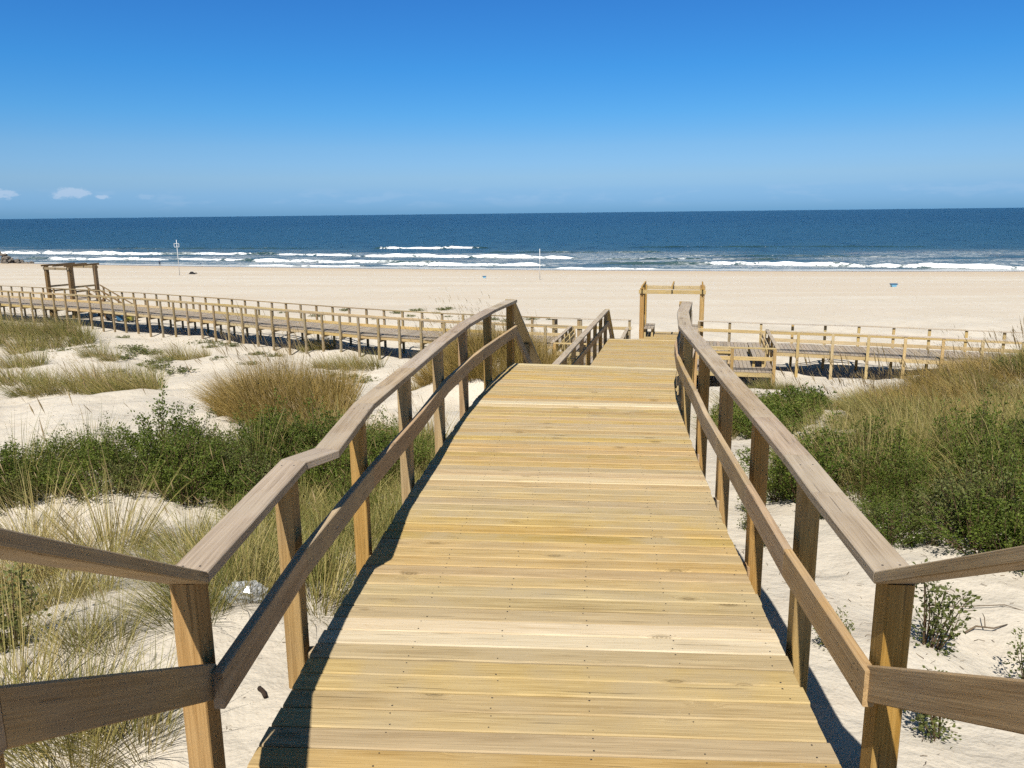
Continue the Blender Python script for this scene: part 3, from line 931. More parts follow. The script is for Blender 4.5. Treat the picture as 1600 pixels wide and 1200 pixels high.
# steps from the frames down to the beach
st3 = thing('staircase', A(29.6, 0, -4.6), 'few timber steps from the central frame down to the open beach', 'stairs')
stair_flight(st3, 28.72, Z3, Z3 + 5.05, 8, 1.05, True, M_FARDECK)
st4 = thing('staircase', (-29.6, 59.6, -4.6), 'timber steps with sloping handrails descending right from the distant left frame', 'stairs')
pa_, pb_ = Vector((-31.0, 59.6, Z3)), Vector((-28.3, 58.7, Z3 - 1.35))
dd_ = Vector((pb_.x - pa_.x, pb_.y - pa_.y, 0)).normalized()
nn_ = Vector((-dd_.y, dd_.x, 0))
for i in range(1, 9):
    q = pa_.lerp(pb_, i / 8.5)
    plank(st4, q - nn_ * .6, q + nn_ * .6, .28, .04, M_FARDECK, 'tread')
for sd in (-1, 1):
    nd = [pa_ - nn_ * .6 * sd, pb_ - nn_ * .6 * sd]
    rail(st4, nd, sd, [nd[0].lerp(nd[1], t) for t in (.1, .55, .97)], M_DARKPOST, M_DARKPOST, M_DARKPOST)


# ---- benches
def bench(p, along, back, length, label, m=M_FARRAIL, m_seat=M_FARDECK):
    """seat boards run along `along`; `back` points to the backrest side"""
    p = Vector(p); u = Vector(along).normalized(); b = Vector(back).normalized()
    o = thing('bench', tuple(p), label, 'bench')
    h = length / 2
    for j in range(3):
        c = p + b * (-.17 + .15 * j) + Vector((0, 0, .43))
        beam('seat_board', c - u * h, c + u * h, .14, .045, o, m_seat, side=tuple(b))
    for j in range(2):
        c = p + b * (.27 + .03 * j) + Vector((0, 0, .62 + .18 * j))
        beam('back_board', c - u * h, c + u * h, .035, .14, o, m, side=tuple(b))
    for t in (-.8, .8) if length < 2.5 else (-.85, 0, .85):
        c = p + u * (h * t)
        for q in (-.18, .16):
            beam('leg', c + b * q, c + b * q + Vector((0, 0, .405)), .09, .09, o, m, side=tuple(u))
        beam('back_support', c + b * .225 + Vector((0, 0, .02)), c + b * .265 + Vector((0, 0, .88)), .07, .05, o, m, side=tuple(u))
    return o


bench(zn(27.5, -.76), D13, -R13, 1.7, 'timber bench under the left side of the central frame')
bench(zn(27.5, 1.34), D13, R13, 1.7, 'timber bench under the right side of the central frame, half hidden by the handrail')
bench(zn(21.4, RW - .5), D13, R13, 3.4, 'long timber bench along the right edge of the platform')
bench(zn(SF + .5, 2.15), R13, -D13, 1.25, 'short timber bench backing onto the front rail of the platform')
bench(zn(21.4, LW + .5), D13, -R13, 3.4, 'long timber bench along the left edge of the platform, seen through the stair rail')


# ------------------------------------------------------------------ plants
LEAN = (-.42, .05)


def grass_mesh(name, n, R, H, seed, mats, droop=.5, width=.0065, seeds=0, lean=1.0, segs=4, tint=(0., 1.)):
    rs = np.random.RandomState(seed)
    V, Fc, At, Mi = [], [], [], []

    def strip(p, d, L, w, bend, rnd, mi, k=segs):
        b0 = len(V)
        a = rs.uniform(0, 6.28)
        side = np.array([math.cos(a), math.sin(a), 0])
        q = np.array(p, float)
        dirv = np.array(d, float)
        for i in range(k + 1):
            t = i / k
            ww = w * (1 - t) ** .6 * .5
            if i < k:
                V.append(tuple(q - side * ww)); V.append(tuple(q + side * ww)); At.extend([rnd, rnd])
            else:
                V.append(tuple(q)); At.append(rnd)
            dirv = dirv + np.array(bend) * (t + .25) / k
            dirv /= np.linalg.norm(dirv)
            q = q + dirv * L / k
            if q[2] < .012: q[2] = .012
        for i in range(k - 1):
            Fc.append((b0 + 2 * i, b0 + 2 * i + 1, b0 + 2 * i + 3, b0 + 2 * i + 2)); Mi.append(mi)
        Fc.append((b0 + 2 * k - 2, b0 + 2 * k - 1, b0 + 2 * k)); Mi.append(mi)
        return q, dirv

    for i in range(n):
        r = R * math.sqrt(rs.rand()); a = rs.uniform(0, 6.28)
        o = np.array([math.cos(a), math.sin(a)])
        tilt = .20 + .75 * (r / R) * rs.uniform(.4, 1.1)
        d = np.array([o[0] * tilt + LEAN[0] * lean * rs.uniform(.3, 1.1), o[1] * tilt + LEAN[1] * lean, 1.0])
        d /= np.linalg.norm(d)
        g = droop * rs.uniform(.2, 1.3)
        bend = (d[0] * g * 1.2 + LEAN[0] * lean * .6, d[1] * g * 1.2, -g)
        strip((o[0] * r, o[1] * r, -.03), d, H * (.35 + .85 * rs.rand() ** 1.3), width * rs.uniform(.7, 1.3), bend, tint[0] + (tint[1] - tint[0]) * rs.rand() ** .9, 0)
    nb = len(Fc)
    for i in range(seeds):
        r = R * .8 * math.sqrt(rs.rand()); a = rs.uniform(0, 6.28)
        o = np.array([math.cos(a), math.sin(a)])
        d = np.array([o[0] * .28 * r / R + LEAN[0] * lean * rs.uniform(.5, 1.3) + rs.uniform(-.12, .12), o[1] * .25 * r / R + rs.uniform(-.12, .12), 1.0])
        d /= np.linalg.norm(d)
        rnd = rs.rand()
        q, dv = strip((o[0] * r, o[1] * r, 0), d, H * rs.uniform(.9, 1.22), width * 1.0, (LEAN[0] * lean * .4, 0, -.12), rnd, 1, 3)
        hl, hw = rs.uniform(.10, .19), rs.uniform(.0035, .0055)
        s1 = np.cross(dv, [0.3, .9, .1]); s1 /= np.linalg.norm(s1); s2 = np.cross(dv, s1)
        b = len(V)
        V.append(tuple(q - dv * hl * .25))
        for s in (s1, s2, -s1, -s2):
            V.append(tuple(q + dv * hl * .25 + s * hw))
        V.append(tuple(q + dv * hl * .8))
        At.extend([rnd] * 6)
        for j in range(4):
            Fc.append((b, b + 1 + j, b + 1 + (j + 1) % 4)); Mi.append(1)
            Fc.append((b + 5, b + 1 + (j + 1) % 4, b + 1 + j)); Mi.append(1)
    return V, Fc, At, Mi, nb


def grass_data(name, mats, split, **kw):
    V, Fc, At, Mi, nb = grass_mesh(name, mats=mats, **kw)
    if not split:
        me = new_mesh(name, V, Fc, mats, At)
        me.polygons.foreach_set('material_index', np.array(Mi, dtype=np.int32))
        return (me,)
    a = new_mesh(name + '_blades', V, Fc[:nb], mats[0], At)
    b = new_mesh(name + '_stalks', V, Fc[nb:], mats[1], At) if nb < len(Fc) else None
    return (a, b)


def shrub_mesh(seed, R, H, stems, leaves, leaf=.030, upright=.5):
    rs = np.random.RandomState(seed)
    SV, SF, SA = [], [], []
    LV, LF, LA = [], [], []

    def twig(p0, p1, r0, r1):
        b = len(SV)
        d = p1 - p0; d /= (np.linalg.norm(d) + 1e-9)
        s1 = np.cross(d, [.31, .2, .93]); s1 /= np.linalg.norm(s1); s2 = np.cross(d, s1)
        for p, r in ((p0, r0), (p1, r1)):
            for a in range(3):
                SV.append(tuple(p + (s1 * math.cos(a * 2.094) + s2 * math.sin(a * 2.094)) * r))
        for a in range(3):
            SF.append((b + a, b + (a + 1) % 3, b + 3 + (a + 1) % 3, b + 3 + a))

    def leaf_at(p, d, s, rnd):
        d = d + rs.normal(0, .55, 3); d[2] += .15; d /= np.linalg.norm(d)
        u = np.cross(d, rs.normal(0, 1, 3)); u /= np.linalg.norm(u)
        nrm = np.cross(d, u)
        b = len(LV)
        LV.extend([tuple(p), tuple(p + d * s * .5 + u * s * .27 + nrm * s * .07), tuple(p + d * s), tuple(p + d * s * .5 - u * s * .27 + nrm * s * .07)])
        LF.append((b, b + 1, b + 2, b + 3))
        LA.extend([rnd] * 4)

    per = max(4, int(leaves / stems))
    for i in range(stems):
        a = rs.uniform(0, 6.28); rr = math.sqrt(rs.rand())
        tip = np.array([math.cos(a) * R * rr, math.sin(a) * R * rr, H * (1 - .45 * rr ** 2) * rs.uniform(.7, 1.12)])
        if rs.rand() < upright * .35: tip[2] *= 1.3
        base = np.array([math.cos(a) * R * .25 * rr, math.sin(a) * R * .25 * rr, -.03])
        mid = base * .45 + tip * .55 + np.array([0, 0, .10 * H]) + rs.normal(0, .03, 3)
        pts = []
        for j in range(6):
            t = j / 5
            pts.append((1 - t) ** 2 * base + 2 * t * (1 - t) * mid + t * t * tip)
        for j in range(5):
            twig(pts[j], pts[j + 1], .006 * (1 - j / 6), .006 * (1 - (j + 1) / 6))
        tone = rs.rand()
        for j in range(per):
            t = 1 - rs.rand() ** 1.25 * .92
            k = min(4, int(t * 5)); f = t * 5 - k
            p = pts[k] * (1 - f) + pts[k + 1] * f
            sd = rs.normal(0, 1, 3); sd[2] *= .5; sd /= np.linalg.norm(sd)
            ln = rs.uniform(.0, .11) * (1.15 - t * .75)
            q = p + sd * ln
            q[2] = max(q[2], .01)
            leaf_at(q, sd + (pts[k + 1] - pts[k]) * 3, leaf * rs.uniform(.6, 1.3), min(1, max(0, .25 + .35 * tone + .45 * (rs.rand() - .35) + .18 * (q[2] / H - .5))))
    return (SV, SF), (LV, LF, LA)


def shrub_data(name, m_leaf, split=True, **kw):
    (SV, SF), (LV, LF, LA) = shrub_mesh(**kw)
    if split:
        return new_mesh(name + '_foliage', LV, LF, m_leaf, LA), new_mesh(name + '_stems', SV, SF, M_STEM)
    n = len(LV)
    me = new_mesh(name, LV + SV, LF + [tuple(i + n for i in f) for f in SF], [m_leaf, M_STEM], LA + [0.2] * len(SV))
    me.polygons.foreach_set('material_index', np.array([0] * len(LF) + [1] * len(SF), dtype=np.int32))
    return (me,)


G2 = (M_GRASS, M_SEED)
Y2 = (M_GOLD, M_SEED)
PROTO = {
    'green': [grass_data('marram', G2, True, n=400, R=.27, H=.66, seed=11 + i, droop=1.0, seeds=2, width=.006, lean=.75, tint=(.1, 1.)) for i in range(5)],
    'straw': [grass_data('marram', G2, True, n=250, R=.23, H=.72, seed=31 + i, droop=.6, seeds=5, width=.0058, lean=.55, tint=(.45, 1.)) for i in range(4)],
    'goldnear': [grass_data('gold_marram', Y2, True, n=520, R=.28, H=.85, seed=51 + i, droop=.6, seeds=14, width=.006, lean=.9) for i in range(5)],
    'gold': [grass_data('gold_marram', Y2, False, n=560, R=.30, H=.82, seed=71 + i, droop=.55, seeds=8, width=.0085, lean=1.05) for i in range(6)],
    'fgreen': [grass_data('marram', G2, False, n=520, R=.28, H=.70, seed=91 + i, droop=.6, seeds=10, width=.0085, lean=1.0) for i in range(6)],
    'mid': [grass_data('marram', G2, False, n=300, R=.46, H=.95, seed=131 + i, droop=.45, seeds=26, width=.014, lean=1.5, tint=(.15, .95)) for i in range(5)],
    'shrub': [shrub_data('shrub', M_LEAFDUSTY if i == 5 else M_LEAF, True, seed=201 + i, R=.46, H=.60, stems=46, leaves=3500, leaf=.029) for i in range(6)],
    'fshrub': [shrub_data('shrub', M_LEAF, False, seed=231 + i, R=.5, H=.55, stems=36, leaves=1500, leaf=.055) for i in range(4)],
    'dusty': [shrub_data('shrub', M_LEAFDUSTY, False, seed=241 + i, R=.5, H=.5, stems=34, leaves=1300, leaf=.045) for i in range(3)],
    'creeper': [shrub_data('creeper', M_CREEP, False, seed=251 + i, R=.75, H=.14, stems=24, leaves=460, leaf=.075, upright=0) for i in range(4)],
    'sprig': [shrub_data('sprig', M_LEAFDUSTY, True, seed=271 + i, R=.20, H=.42, stems=9, leaves=760, leaf=.028, upright=1.2) for i in range(5)],
}
PARTN = {'green': ('blades', 'seed_stalks'), 'straw': ('blades', 'seed_stalks'), 'goldnear': ('blades', 'seed_stalks'), 'shrub': ('foliage', 'stems'), 'sprig': ('foliage', 'stems')}
NAMES = {'green': 'grass_tuft', 'straw': 'grass_tuft', 'goldnear': 'grass_tuft', 'gold': 'grass_tuft', 'fgreen': 'grass_tuft', 'mid': 'grass_tuft',
         'shrub': 'shrub', 'fshrub': 'shrub', 'dusty': 'shrub', 'creeper': 'creeping_plant', 'sprig': 'dune_plant'}
CATS = {'grass_tuft': 'grass', 'shrub': 'shrub', 'creeping_plant': 'plant', 'dune_plant': 'plant'}
prng = random.Random(99)


CLUMP = None


def plant(kind, x, y, s, label, group=None, sz=1.0, rot=None, var=None, parent=None):
    """one plant: a thing of its own, or one part of a dense clump (parent)"""
    d = PROTO[kind][prng.randrange(len(PROTO[kind])) if var is None else var]
    nm = NAMES[kind]
    spin = 3.14 if kind in ('shrub', 'fshrub', 'dusty', 'creeper', 'sprig') else .55
    M = Matrix.Translation((x, y, gz(x, y) - .01)) @ Matrix.Rotation(prng.uniform(-spin, spin) if rot is None else rot, 4, 'Z') @ Matrix.Diagonal((s, s, s * sz, 1))
    pn = PARTN.get(kind, ('foliage',) if kind in ('fshrub', 'dusty', 'creeper') else ('blades',))
    o = bpy.data.objects.new(nm, d[0] if (parent is not None and kind not in PARTN) else None)
    COL.objects.link(o)
    if parent is not None:
        o.parent = parent
        o.matrix_basis = parent.matrix_basis.inverted() @ M
    else:
        o.matrix_basis = M
    if o.data is None:
        o.empty_display_size = .1
        for me, n_ in zip(d, pn):
            if me is not None:
                c = bpy.data.objects.new(n_, me)
                COL.objects.link(c)
                c.parent = o
                c['kind'] = 'stuff'
    else:
        o['kind'] = 'stuff'
    if parent is None:
        tag(o, label, CATS[nm], group)
    return o


def inside(p, poly):
    x, y = p
    c = False
    for (x0, y0), (x1, y1) in zip(poly, poly[1:] + poly[:1]):
        if (y0 > y) != (y1 > y) and x < (x1 - x0) * (y - y0) / (y1 - y0) + x0:
            c = not c
    return c


def off_deck(x, y, m):
    """keep plants out of the boardwalk's strip"""
    if y < 11.1:
        cx, h = ctr(y)
        return abs(x - cx) > 1.15 + m
    l = (Vector((x, y, 0)) - A0).dot(R13)
    return abs(l) > 1.15 + m


def fill(name, label, cat, poly, dist, kinds, smin, smax, margin=.25, sz=(1, 1), limit=400):
    """a dense clump or thicket: one thing, its plants are its parts"""
    xs = [p[0] for p in poly]; ys = [p[1] for p in poly]
    cx, cy = sum(xs) / len(xs), sum(ys) / len(ys)
    root = thing(name, (cx, cy, gz(cx, cy)), label, cat)
    pts = []
    for _ in range(limit * 30):
        p = (prng.uniform(min(xs), max(xs)), prng.uniform(min(ys), max(ys)))
        if not inside(p, poly) or not off_deck(p[0], p[1], margin): continue
        if any((p[0] - q[0]) ** 2 + (p[1] - q[1]) ** 2 < dist * dist for q in pts): continue
        pts.append(p)
        plant(kinds[prng.randrange(len(kinds))], p[0], p[1], prng.uniform(smin, smax), None, sz=prng.uniform(*sz), parent=root)
        if len(pts) >= limit: break
    return root


GR = 'grass_tuft'; SH = 'shrub'
# left: dark leafy thicket behind the handrail bend
fill('shrub_thicket', 'dense dark green thicket behind the left handrail', 'thicket',
     [(-7.2, 7.0), (-7.2, 7.9), (-5.4, 8.1), (-4.3, 8.35), (-3.6, 9.0), (-3.0, 10.2), (-2.3, 11.2), (-1.2, 11.2), (-1.3, 9), (-2.0, 8.1), (-3, 7.75), (-4.2, 7.55), (-5.2, 7.3)],
     .29, ['shrub'], .62, 1.05, .35, (.7, 1.2), 115)
fill('grass_clump', 'pale grass stalks poking through the dark thicket on the left', 'grass',
     [(-6.8, 7.0), (-4.3, 7.7), (-2.2, 8.0), (-1.4, 9), (-1.4, 11), (-2.6, 11), (-4.2, 8.6), (-6.8, 8.2)], .75, ['straw', 'green', 'green'], .8, 1.2, .3, (1, 1.3), 14)
# left: soft yellow-green grass hugging the outside of the left handrail
fill('grass_clump', 'drooping yellow green grass hugging the outside of the left handrail posts', 'grass',
     [(-2.3, 6.2), (-1.9, 5.3), (-1.25, 4.5), (-1.05, 6.5), (-.9, 8.2), (-.7, 9.6), (-1.6, 9.3), (-2.3, 7.6)], .33, ['green'], .7, 1.1, .12, (.6, .9), 30)
plant('shrub', -2.55, 7.3, .62, 'small rounded green shrub on sand just left of the second handrail post')
plant('shrub', -1.6, 7.6, .6, 'low green shrub under the left handrail beside the third post')
# left foreground tufts
NL = [('straw', -4.36, 6.7, 1.15, 'tall wispy grass tuft before the left thicket, near the frame edge'), ('straw', -3.35, 6.15, 1.2, 'dense upright straw grass tuft just above the left sloping handrail'), ('green', -2.75, 6.2, .8, 'leaning green grass tuft on bare sand between thicket and left handrail corner'),
      ('green', -2.35, 5.75, .85, 'spreading grass tuft beside the left handrail corner'), ('goldnear', -4.2, 5.55, .72, 'dense brown grass clump under the left sloping handrail at the frame edge'),
      ('goldnear', -3.75, 5.3, .6, 'brown grass clump right of the frame edge below the left handrail'), ('straw', -3.1, 5.0, 1.15, 'tall straw grass tuft below the middle of the left sloping handrail'),
      ('green', -2.0, 5.0, .95, 'drooping grass tuft behind the near left corner post'), ('green', -1.75, 4.75, .85, 'combed yellow grass tuft behind the plastic bag'),
      ('green', -1.95, 4.35, .8, 'flattened grass tuft left of the near left corner post'), ('straw', -2.2, 3.95, .55, 'small upright grass tuft alone on sand above the left middle rail'),
      ('green', -2.1, 3.3, .8, 'grass tuft showing under the left middle rail'), ('green', -1.75, 3.2, .7, 'grass tuft at the foot of the near left post'),
      ('straw', -2.45, 3.4, 1.0, 'grass tuft at the lower left frame corner'), ('straw', -1.95, 3.05, .9, 'straw tuft left of the near left post under the middle rail'), ('straw', -3.35, 4.7, 1.1, 'straw tuft at the left frame edge under the sloping handrail'), ('goldnear', -3.5, 5.75, .6, 'brown dense tuft behind the middle of the left sloping handrail'), ('green', -1.55, 5.35, .8, 'green grass tuft beside the second left post')]
for kd, x, y, s, lb in NL:
    plant(kd, x, y, s, lb)
plant('sprig', -3.05, 3.75, 1.6, 'bushy dusty green plant at the left frame edge above the middle rail')
plant('sprig', -2.75, 4.0, 1.1, 'dusty green plant among straw grass at the lower left')
fill('grass_clump', 'scatter of small straw tufts on the sand at lower left', 'grass',
     [(-4.6, 4.0), (-2.2, 3.6), (-1.6, 4.2), (-1.7, 5.6), (-3.0, 6.3), (-4.9, 6.4)], .5, ['straw'], .35, .7, .3, (.7, 1.0), 13)
# golden clump on the mound beyond the thicket
fill('grass_clump', 'big golden brown marram clump on the mound beyond the left thicket', 'grass',
     [(-5.3, 14.6), (-4.6, 13.6), (-3.7, 13.4), (-3.3, 14.5), (-3.6, 15.8), (-4.4, 16.2), (-5.2, 15.6)], .30, ['gold'], .95, 1.3, .4, (1.0, 1.35), 36)
fill('grass_clump', 'feathery grass rising behind the middle of the left handrail', 'grass',
     [(-3.3, 11.4), (-1.6, 10.6), (-1.2, 12), (-2.0, 13.2), (-3.2, 13)], .36, ['fgreen', 'fgreen', 'gold'], .75, 1.1, .4, (.9, 1.15), 20)
# golden clump by the stairs
fill('grass_clump', 'tall golden grass clump beside the stairs past the left handrail', 'grass',
     [(-2.3, 21.2), (.2, 20.6), (1.2, 21), (1.7, 22.6), (.8, 24.2), (-1.9, 23.4)], .30, ['gold'], .95, 1.2, .35, (1.12, 1.35), 46)
for x, y, s, lb in ((.45, 15.8, .7, 'single pale tuft on sand seen between the last two left posts'), (-.6, 17.6, .55, 'small grey tuft on sand seen under the far left handrail'),
                    (-2.4, 26.0, 1.1, 'golden tuft in front of the left walkway end'), (-3.4, 27.5, 1.2, 'brown tuft leaning on sand before the left walkway')):
    plant('gold', x, y, s, lb)
# left middle distance
MT = [(-21.7, 35.7, 1.2), (-20.7, 32.3, 1.35), (-18.1, 29.2, 1.15), (-22.9, 36.1, 1.3), (-17.8, 30.2, 1.0), (-16.5, 29.0, 1.2), (-16.7, 30.5, 1.3), (-15.6, 29.3, 1.3), (-15.3, 29.7, 1.2), (-14.2, 28.2, 1.25),
      (-14.5, 30.2, 1.1), (-13.2, 27.6, 1.2), (-19.3, 31.9, .9), (-20.0, 37.8, 1.1), (-18.2, 35.7, .85), (-16.9, 39.1, 1.2), (-16.1, 38.6, 1.1), (-15.2, 38.8, .8), (-12.6, 27.2, 1.0), (-17.2, 28.6, .9), (-14.9, 28.6, 1.1), (-13.7, 29.0, 1.2)]
wc = thing('grass_clump', (-15.2, 29, gz(-15.2, 29)), 'wide wind combed marram clump on the open sand left of the boardwalk', 'grass')
MTL = {(-21.7, 35.7): 'round marram tuft left of the creeping plants on the open sand', (-20.7, 32.3): 'bushy marram tuft at the left frame edge above the bare sand', (-18.1, 29.2): 'small golden tuft on bare sand left of the wide marram clump',
       (-22.9, 36.1): 'grey marram tuft at the left frame edge below the far dune', (-19.3, 31.9): 'low tuft beside the bushy one at the left frame edge', (-20.0, 37.8): 'feathery marram tuft midway between the wide clump and the left walkway',
       (-18.2, 35.7): 'narrow upright tuft right of the feathery one, before the left walkway', (-16.9, 39.1): 'flattened marram tuft nearest the left walkway, leaning left', (-16.1, 38.6): 'green marram tuft beside the flattened one near the left walkway', (-15.2, 38.8): 'smallest marram tuft right of the pair near the left walkway'}
for x, y, s in MT:
    if (x, y) in MTL:
        plant('mid', x, y, s, MTL[(x, y)])
    else:
        plant('mid', x, y, s, None, parent=wc)
for x, y, s, lb in ((-9.9, 42.0, 1.1, 'green tuft at the walkway posts, centre left'), (-10.9, 42.3, .8, 'small green tuft at the foot of a left walkway post'),
                    (-8.0, 36.2, 1.05, 'leftmost tuft of the short grass row before the left walkway'), (-7.2, 35.6, 1.1, 'upright tuft in the middle of the grass row before the left walkway'),
                    (-6.3, 35.2, 1.1, 'rightmost upright tuft of the grass row before the left walkway'), (-9.0, 37.4, .8, 'sparse tuft trailing left of the grass row before the walkway'), (-3.5, 37.0, 1.1, 'golden tuft under the near end of the left walkway')):
    plant('mid', x, y, s, lb)
fill('grass_clump', 'grey green marram on the low dune before the distant left frame', 'grass',
     [(-35, 43), (-25, 40.3), (-22.5, 42.2), (-25.5, 45.2), (-35, 47)], .75, ['mid'], .9, 1.3, .3, (.9, 1.1), 60)
CR = [(-25.5, 43.9), (-27.0, 47.3), (-19.0, 38.4), (-19.1, 40.3), (-18.6, 40.3), (-16.5, 37.0), (-16.9, 36.1), (-17.2, 44.4), (-16.1, 43.9), (-15.3, 42.8), (-23.1, 47.0), (-15.8, 41.7),
      (-17.0, 33.8), (-15.9, 35.5), (-15.0, 35.2), (-21.5, 40.5), (-22.5, 39.6), (-13.0, 40.2), (-11.8, 39.5), (-14.0, 37.5), (-12.4, 36.8), (-7.0, 33.9), (-6.2, 33.4), (-7.8, 34.6), (-20.5, 42.5), (-24.2, 40.4)]
for x, y in CR:
    plant('creeper', x, y, prng.uniform(.7, 1.3), 'low creeping green plant on the sand before the left walkway', 'creeping plants before the left walkway')
CB = [(-9.0, 56.1), (-8.4, 58.3), (-7.1, 59.5), (-5.5, 58.3), (-5.2, 60.0), (-4.5, 56.8), (-2.7, 57.1), (-1.3, 54.3), (0, 51.5), (1.4, 55.7), (2.8, 54.5), (-7.3, 57.1), (-6.0, 55.9), (-9.6, 55.9), (-5.0, 61.5), (-12.5, 60.5), (-14.2, 58.0),
      (-17.5, 61), (-19.0, 59.0), (-21.5, 63), (-23, 61.5), (3.3, 52), (1.2, 52.8), (4.2, 53), (-16, 60.5), (-10.5, 58.5)]
for x, y in CB[:-8]:
    plant('creeper', x, y, prng.uniform(.45, 1.05), 'low beach plant on the sand beyond the left walkway rail', 'plants beyond the left walkway', sz=1.2)

# right: thicket
fill('shrub_thicket', 'dense leafy green thicket right of the boardwalk', 'thicket',
     [(2.75, 7.7), (2.95, 6.9), (3.1, 6.0), (3.55, 5.25), (6.2, 4.9), (7.6, 7.0), (6.3, 8.7), (4.9, 8.8), (3.9, 9.0), (3.0, 9.0)], .30, ['shrub', 'shrub', 'shrub', 'sprig'], .52, 1.12, .5, (.6, 1.3), 160)
fill('grass_clump', 'long pale grass stalks growing through the right thicket', 'grass',
     [(3.2, 8.2), (4.0, 6.6), (7.2, 6.4), (7.6, 7.8), (6.3, 9.4), (3.6, 9.4)], .42, ['straw', 'green', 'green'], .8, 1.25, .5, (.95, 1.25), 64)
fill('grass_clump', 'brownish grass fringe along the back of the right thicket', 'grass',
     [(3.2, 9.0), (5, 8.7), (7.4, 7.8), (8.4, 9.0), (7, 10.2), (3.8, 10.2)], .36, ['straw', 'straw', 'green'], .8, 1.2, .5, (.9, 1.2), 40)
# right: beyond the sand strip
fill('shrub_thicket', 'leafy green patch beyond the right handrail, before the platform', 'thicket',
     [(3.6, 13.4), (4.4, 13.4), (6.0, 15.2), (7.0, 17.4), (6.2, 18.6), (4.6, 17.2)], .38, ['fshrub', 'fshrub', 'fgreen'], .75, 1.1, .5, (.65, 1.0), 54)
fill('shrub_thicket', 'mixed shrubs and grass on the near slope of the right dune', 'thicket',
     [(5.6, 13.2), (8.4, 12.6), (14, 11.6), (17, 14), (14, 17), (10, 17.4), (7.2, 16.4)], .42, ['dusty', 'fgreen', 'gold', 'fgreen', 'gold', 'fgreen'], .75, 1.05, .4, (.65, .95), 230)
fill('grass_clump', 'golden green grass on the crest of the right dune before the walkway', 'grass',
     [(6.9, 16.4), (10, 17.4), (14, 16.6), (19, 16), (20, 21.5), (15, 21.5), (10.5, 19.6)], .42, ['gold', 'fgreen', 'gold'], .72, 1.0, .4, (.7, 1.0), 230)
fill('grass_clump', 'thin brown grass along the bare sand strip on the right', 'grass',
     [(4.4, 10.6), (7.2, 10.4), (9.5, 10.8), (8, 12.0), (5, 12.0)], .62, ['straw'], .8, 1.15, .4, (1, 1.3), 12)
fill('grass_clump', 'sparse tufts on the sand before the platform front rail', 'grass',
     [(8.4, 26.0), (9.6, 25.8), (9.9, 27.6), (8.6, 28.2)], .45, ['fgreen'], .5, .8, .3, (.9, 1.2), 9)
# single plants on the near right sand
SP = [(2.44, 4.3, 1.15, 'bushy young plant alone on sand right of the near right post'), (1.98, 3.3, .8, 'small sprig at the foot of the near right post, lower frame edge'),
      (1.84, 4.25, .62, 'dark green tuft in shadow under the right middle rail'), (2.85, 3.95, .8, 'young plant at the right frame edge above the sloping middle rail'),
      (2.38, 7.6, .9, 'dark plant beside the boardwalk edge under the right handrail'), (2.15, 6.4, .6, 'small plant under the right middle rail beyond the third post'), (2.12, 6.9, .7, 'dark sprig between two right handrail posts'),
      (2.7, 3.35, .6, 'sprig below the sloping middle rail at the lower right corner')]
for i, (x, y, s, lb) in enumerate(SP):
    plant('sprig', x, y, s, lb, var=i % 5)


# ------------------------------------------------------------------ litter on the sand
def litter():
    rs = random.Random(5)
    V, F = [], []
    zones = [((1.75, 2.6, 5.5, 6.5), 520), ((-5, 2.6, -1.3, 7.0), 620), ((-14, 11.5, -3, 20), 420), ((-22, 20, -4, 38), 520), ((3, 11, 9, 13.5), 90), ((-2.5, 11, 2, 20), 90), ((5, 20, 10, 28), 80)]
    for (x0, y0, x1, y1), n in zones:
        for _ in range(n):
            x, y = rs.uniform(x0, x1), rs.uniform(y0, y1)
            if not off_deck(x, y, .12): continue
            sc = .6 + y * .055
            L, w = rs.uniform(.012, .075) * sc, rs.uniform(.0009, .0028) * sc
            a = rs.uniform(0, 3.14)
            z = gz(x, y) + .004
            b = len(V)
            px, py = x, y
            pts = [(x, y)]
            for j in range(2):
                a += rs.uniform(-.6, .6)
                px += math.cos(a) * L / 2; py += math.sin(a) * L / 2
                pts.append((px, py))
            for j, (qx, qy) in enumerate(pts):
                nx, ny = -math.sin(a) * w, math.cos(a) * w
                zz = z + (.4 * w if j == 1 else 0)
                V += [(qx - nx, qy - ny, zz), (qx + nx, qy + ny, zz), (qx, qy, zz + w * 1.2)]
            for j in range(2):
                c = b + 3 * j
                F += [(c, c + 2, c + 5, c + 3), (c + 2, c + 1, c + 4, c + 5)]
    tag(link('plant_litter', new_mesh('plant_litter', V, F, M_DARKWOOD)), 'dry twigs and leaf crumbs scattered over the sand', 'plant litter', kind='stuff')


litter()


def tube(name, pts, r, mat, parent=None, sides=6, taper=.5):
    V, F = [], []
    P = [Vector(p) for p in pts]
    for i, p in enumerate(P):
        d = (P[min(i + 1, len(P) - 1)] - P[max(i - 1, 0)]).normalized()
        s1 = d.cross(Vector((.3, .1, .95))).normalized(); s2 = d.cross(s1)
        rr = r * (1 - (1 - taper) * i / (len(P) - 1))
        for a in range(sides):
            q = p + (s1 * math.cos(a * 2 * math.pi / sides) + s2 * math.sin(a * 2 * math.pi / sides)) * rr
            V.append(tuple(q))
    for i in range(len(P) - 1):
        for a in range(sides):
            b, c = i * sides + a, i * sides + (a + 1) % sides
            F.append((b, c, c + sides, b + sides))
    F += [tuple(reversed(range(sides))), tuple(range((len(P) - 1) * sides, len(P) * sides))]
    return link(name, new_mesh(name, V, F, mat, smooth=True), parent, Matrix.Identity(4) if parent else None)


def gp(x, y, h=0.0): return (x, y, gz(x, y) + h)


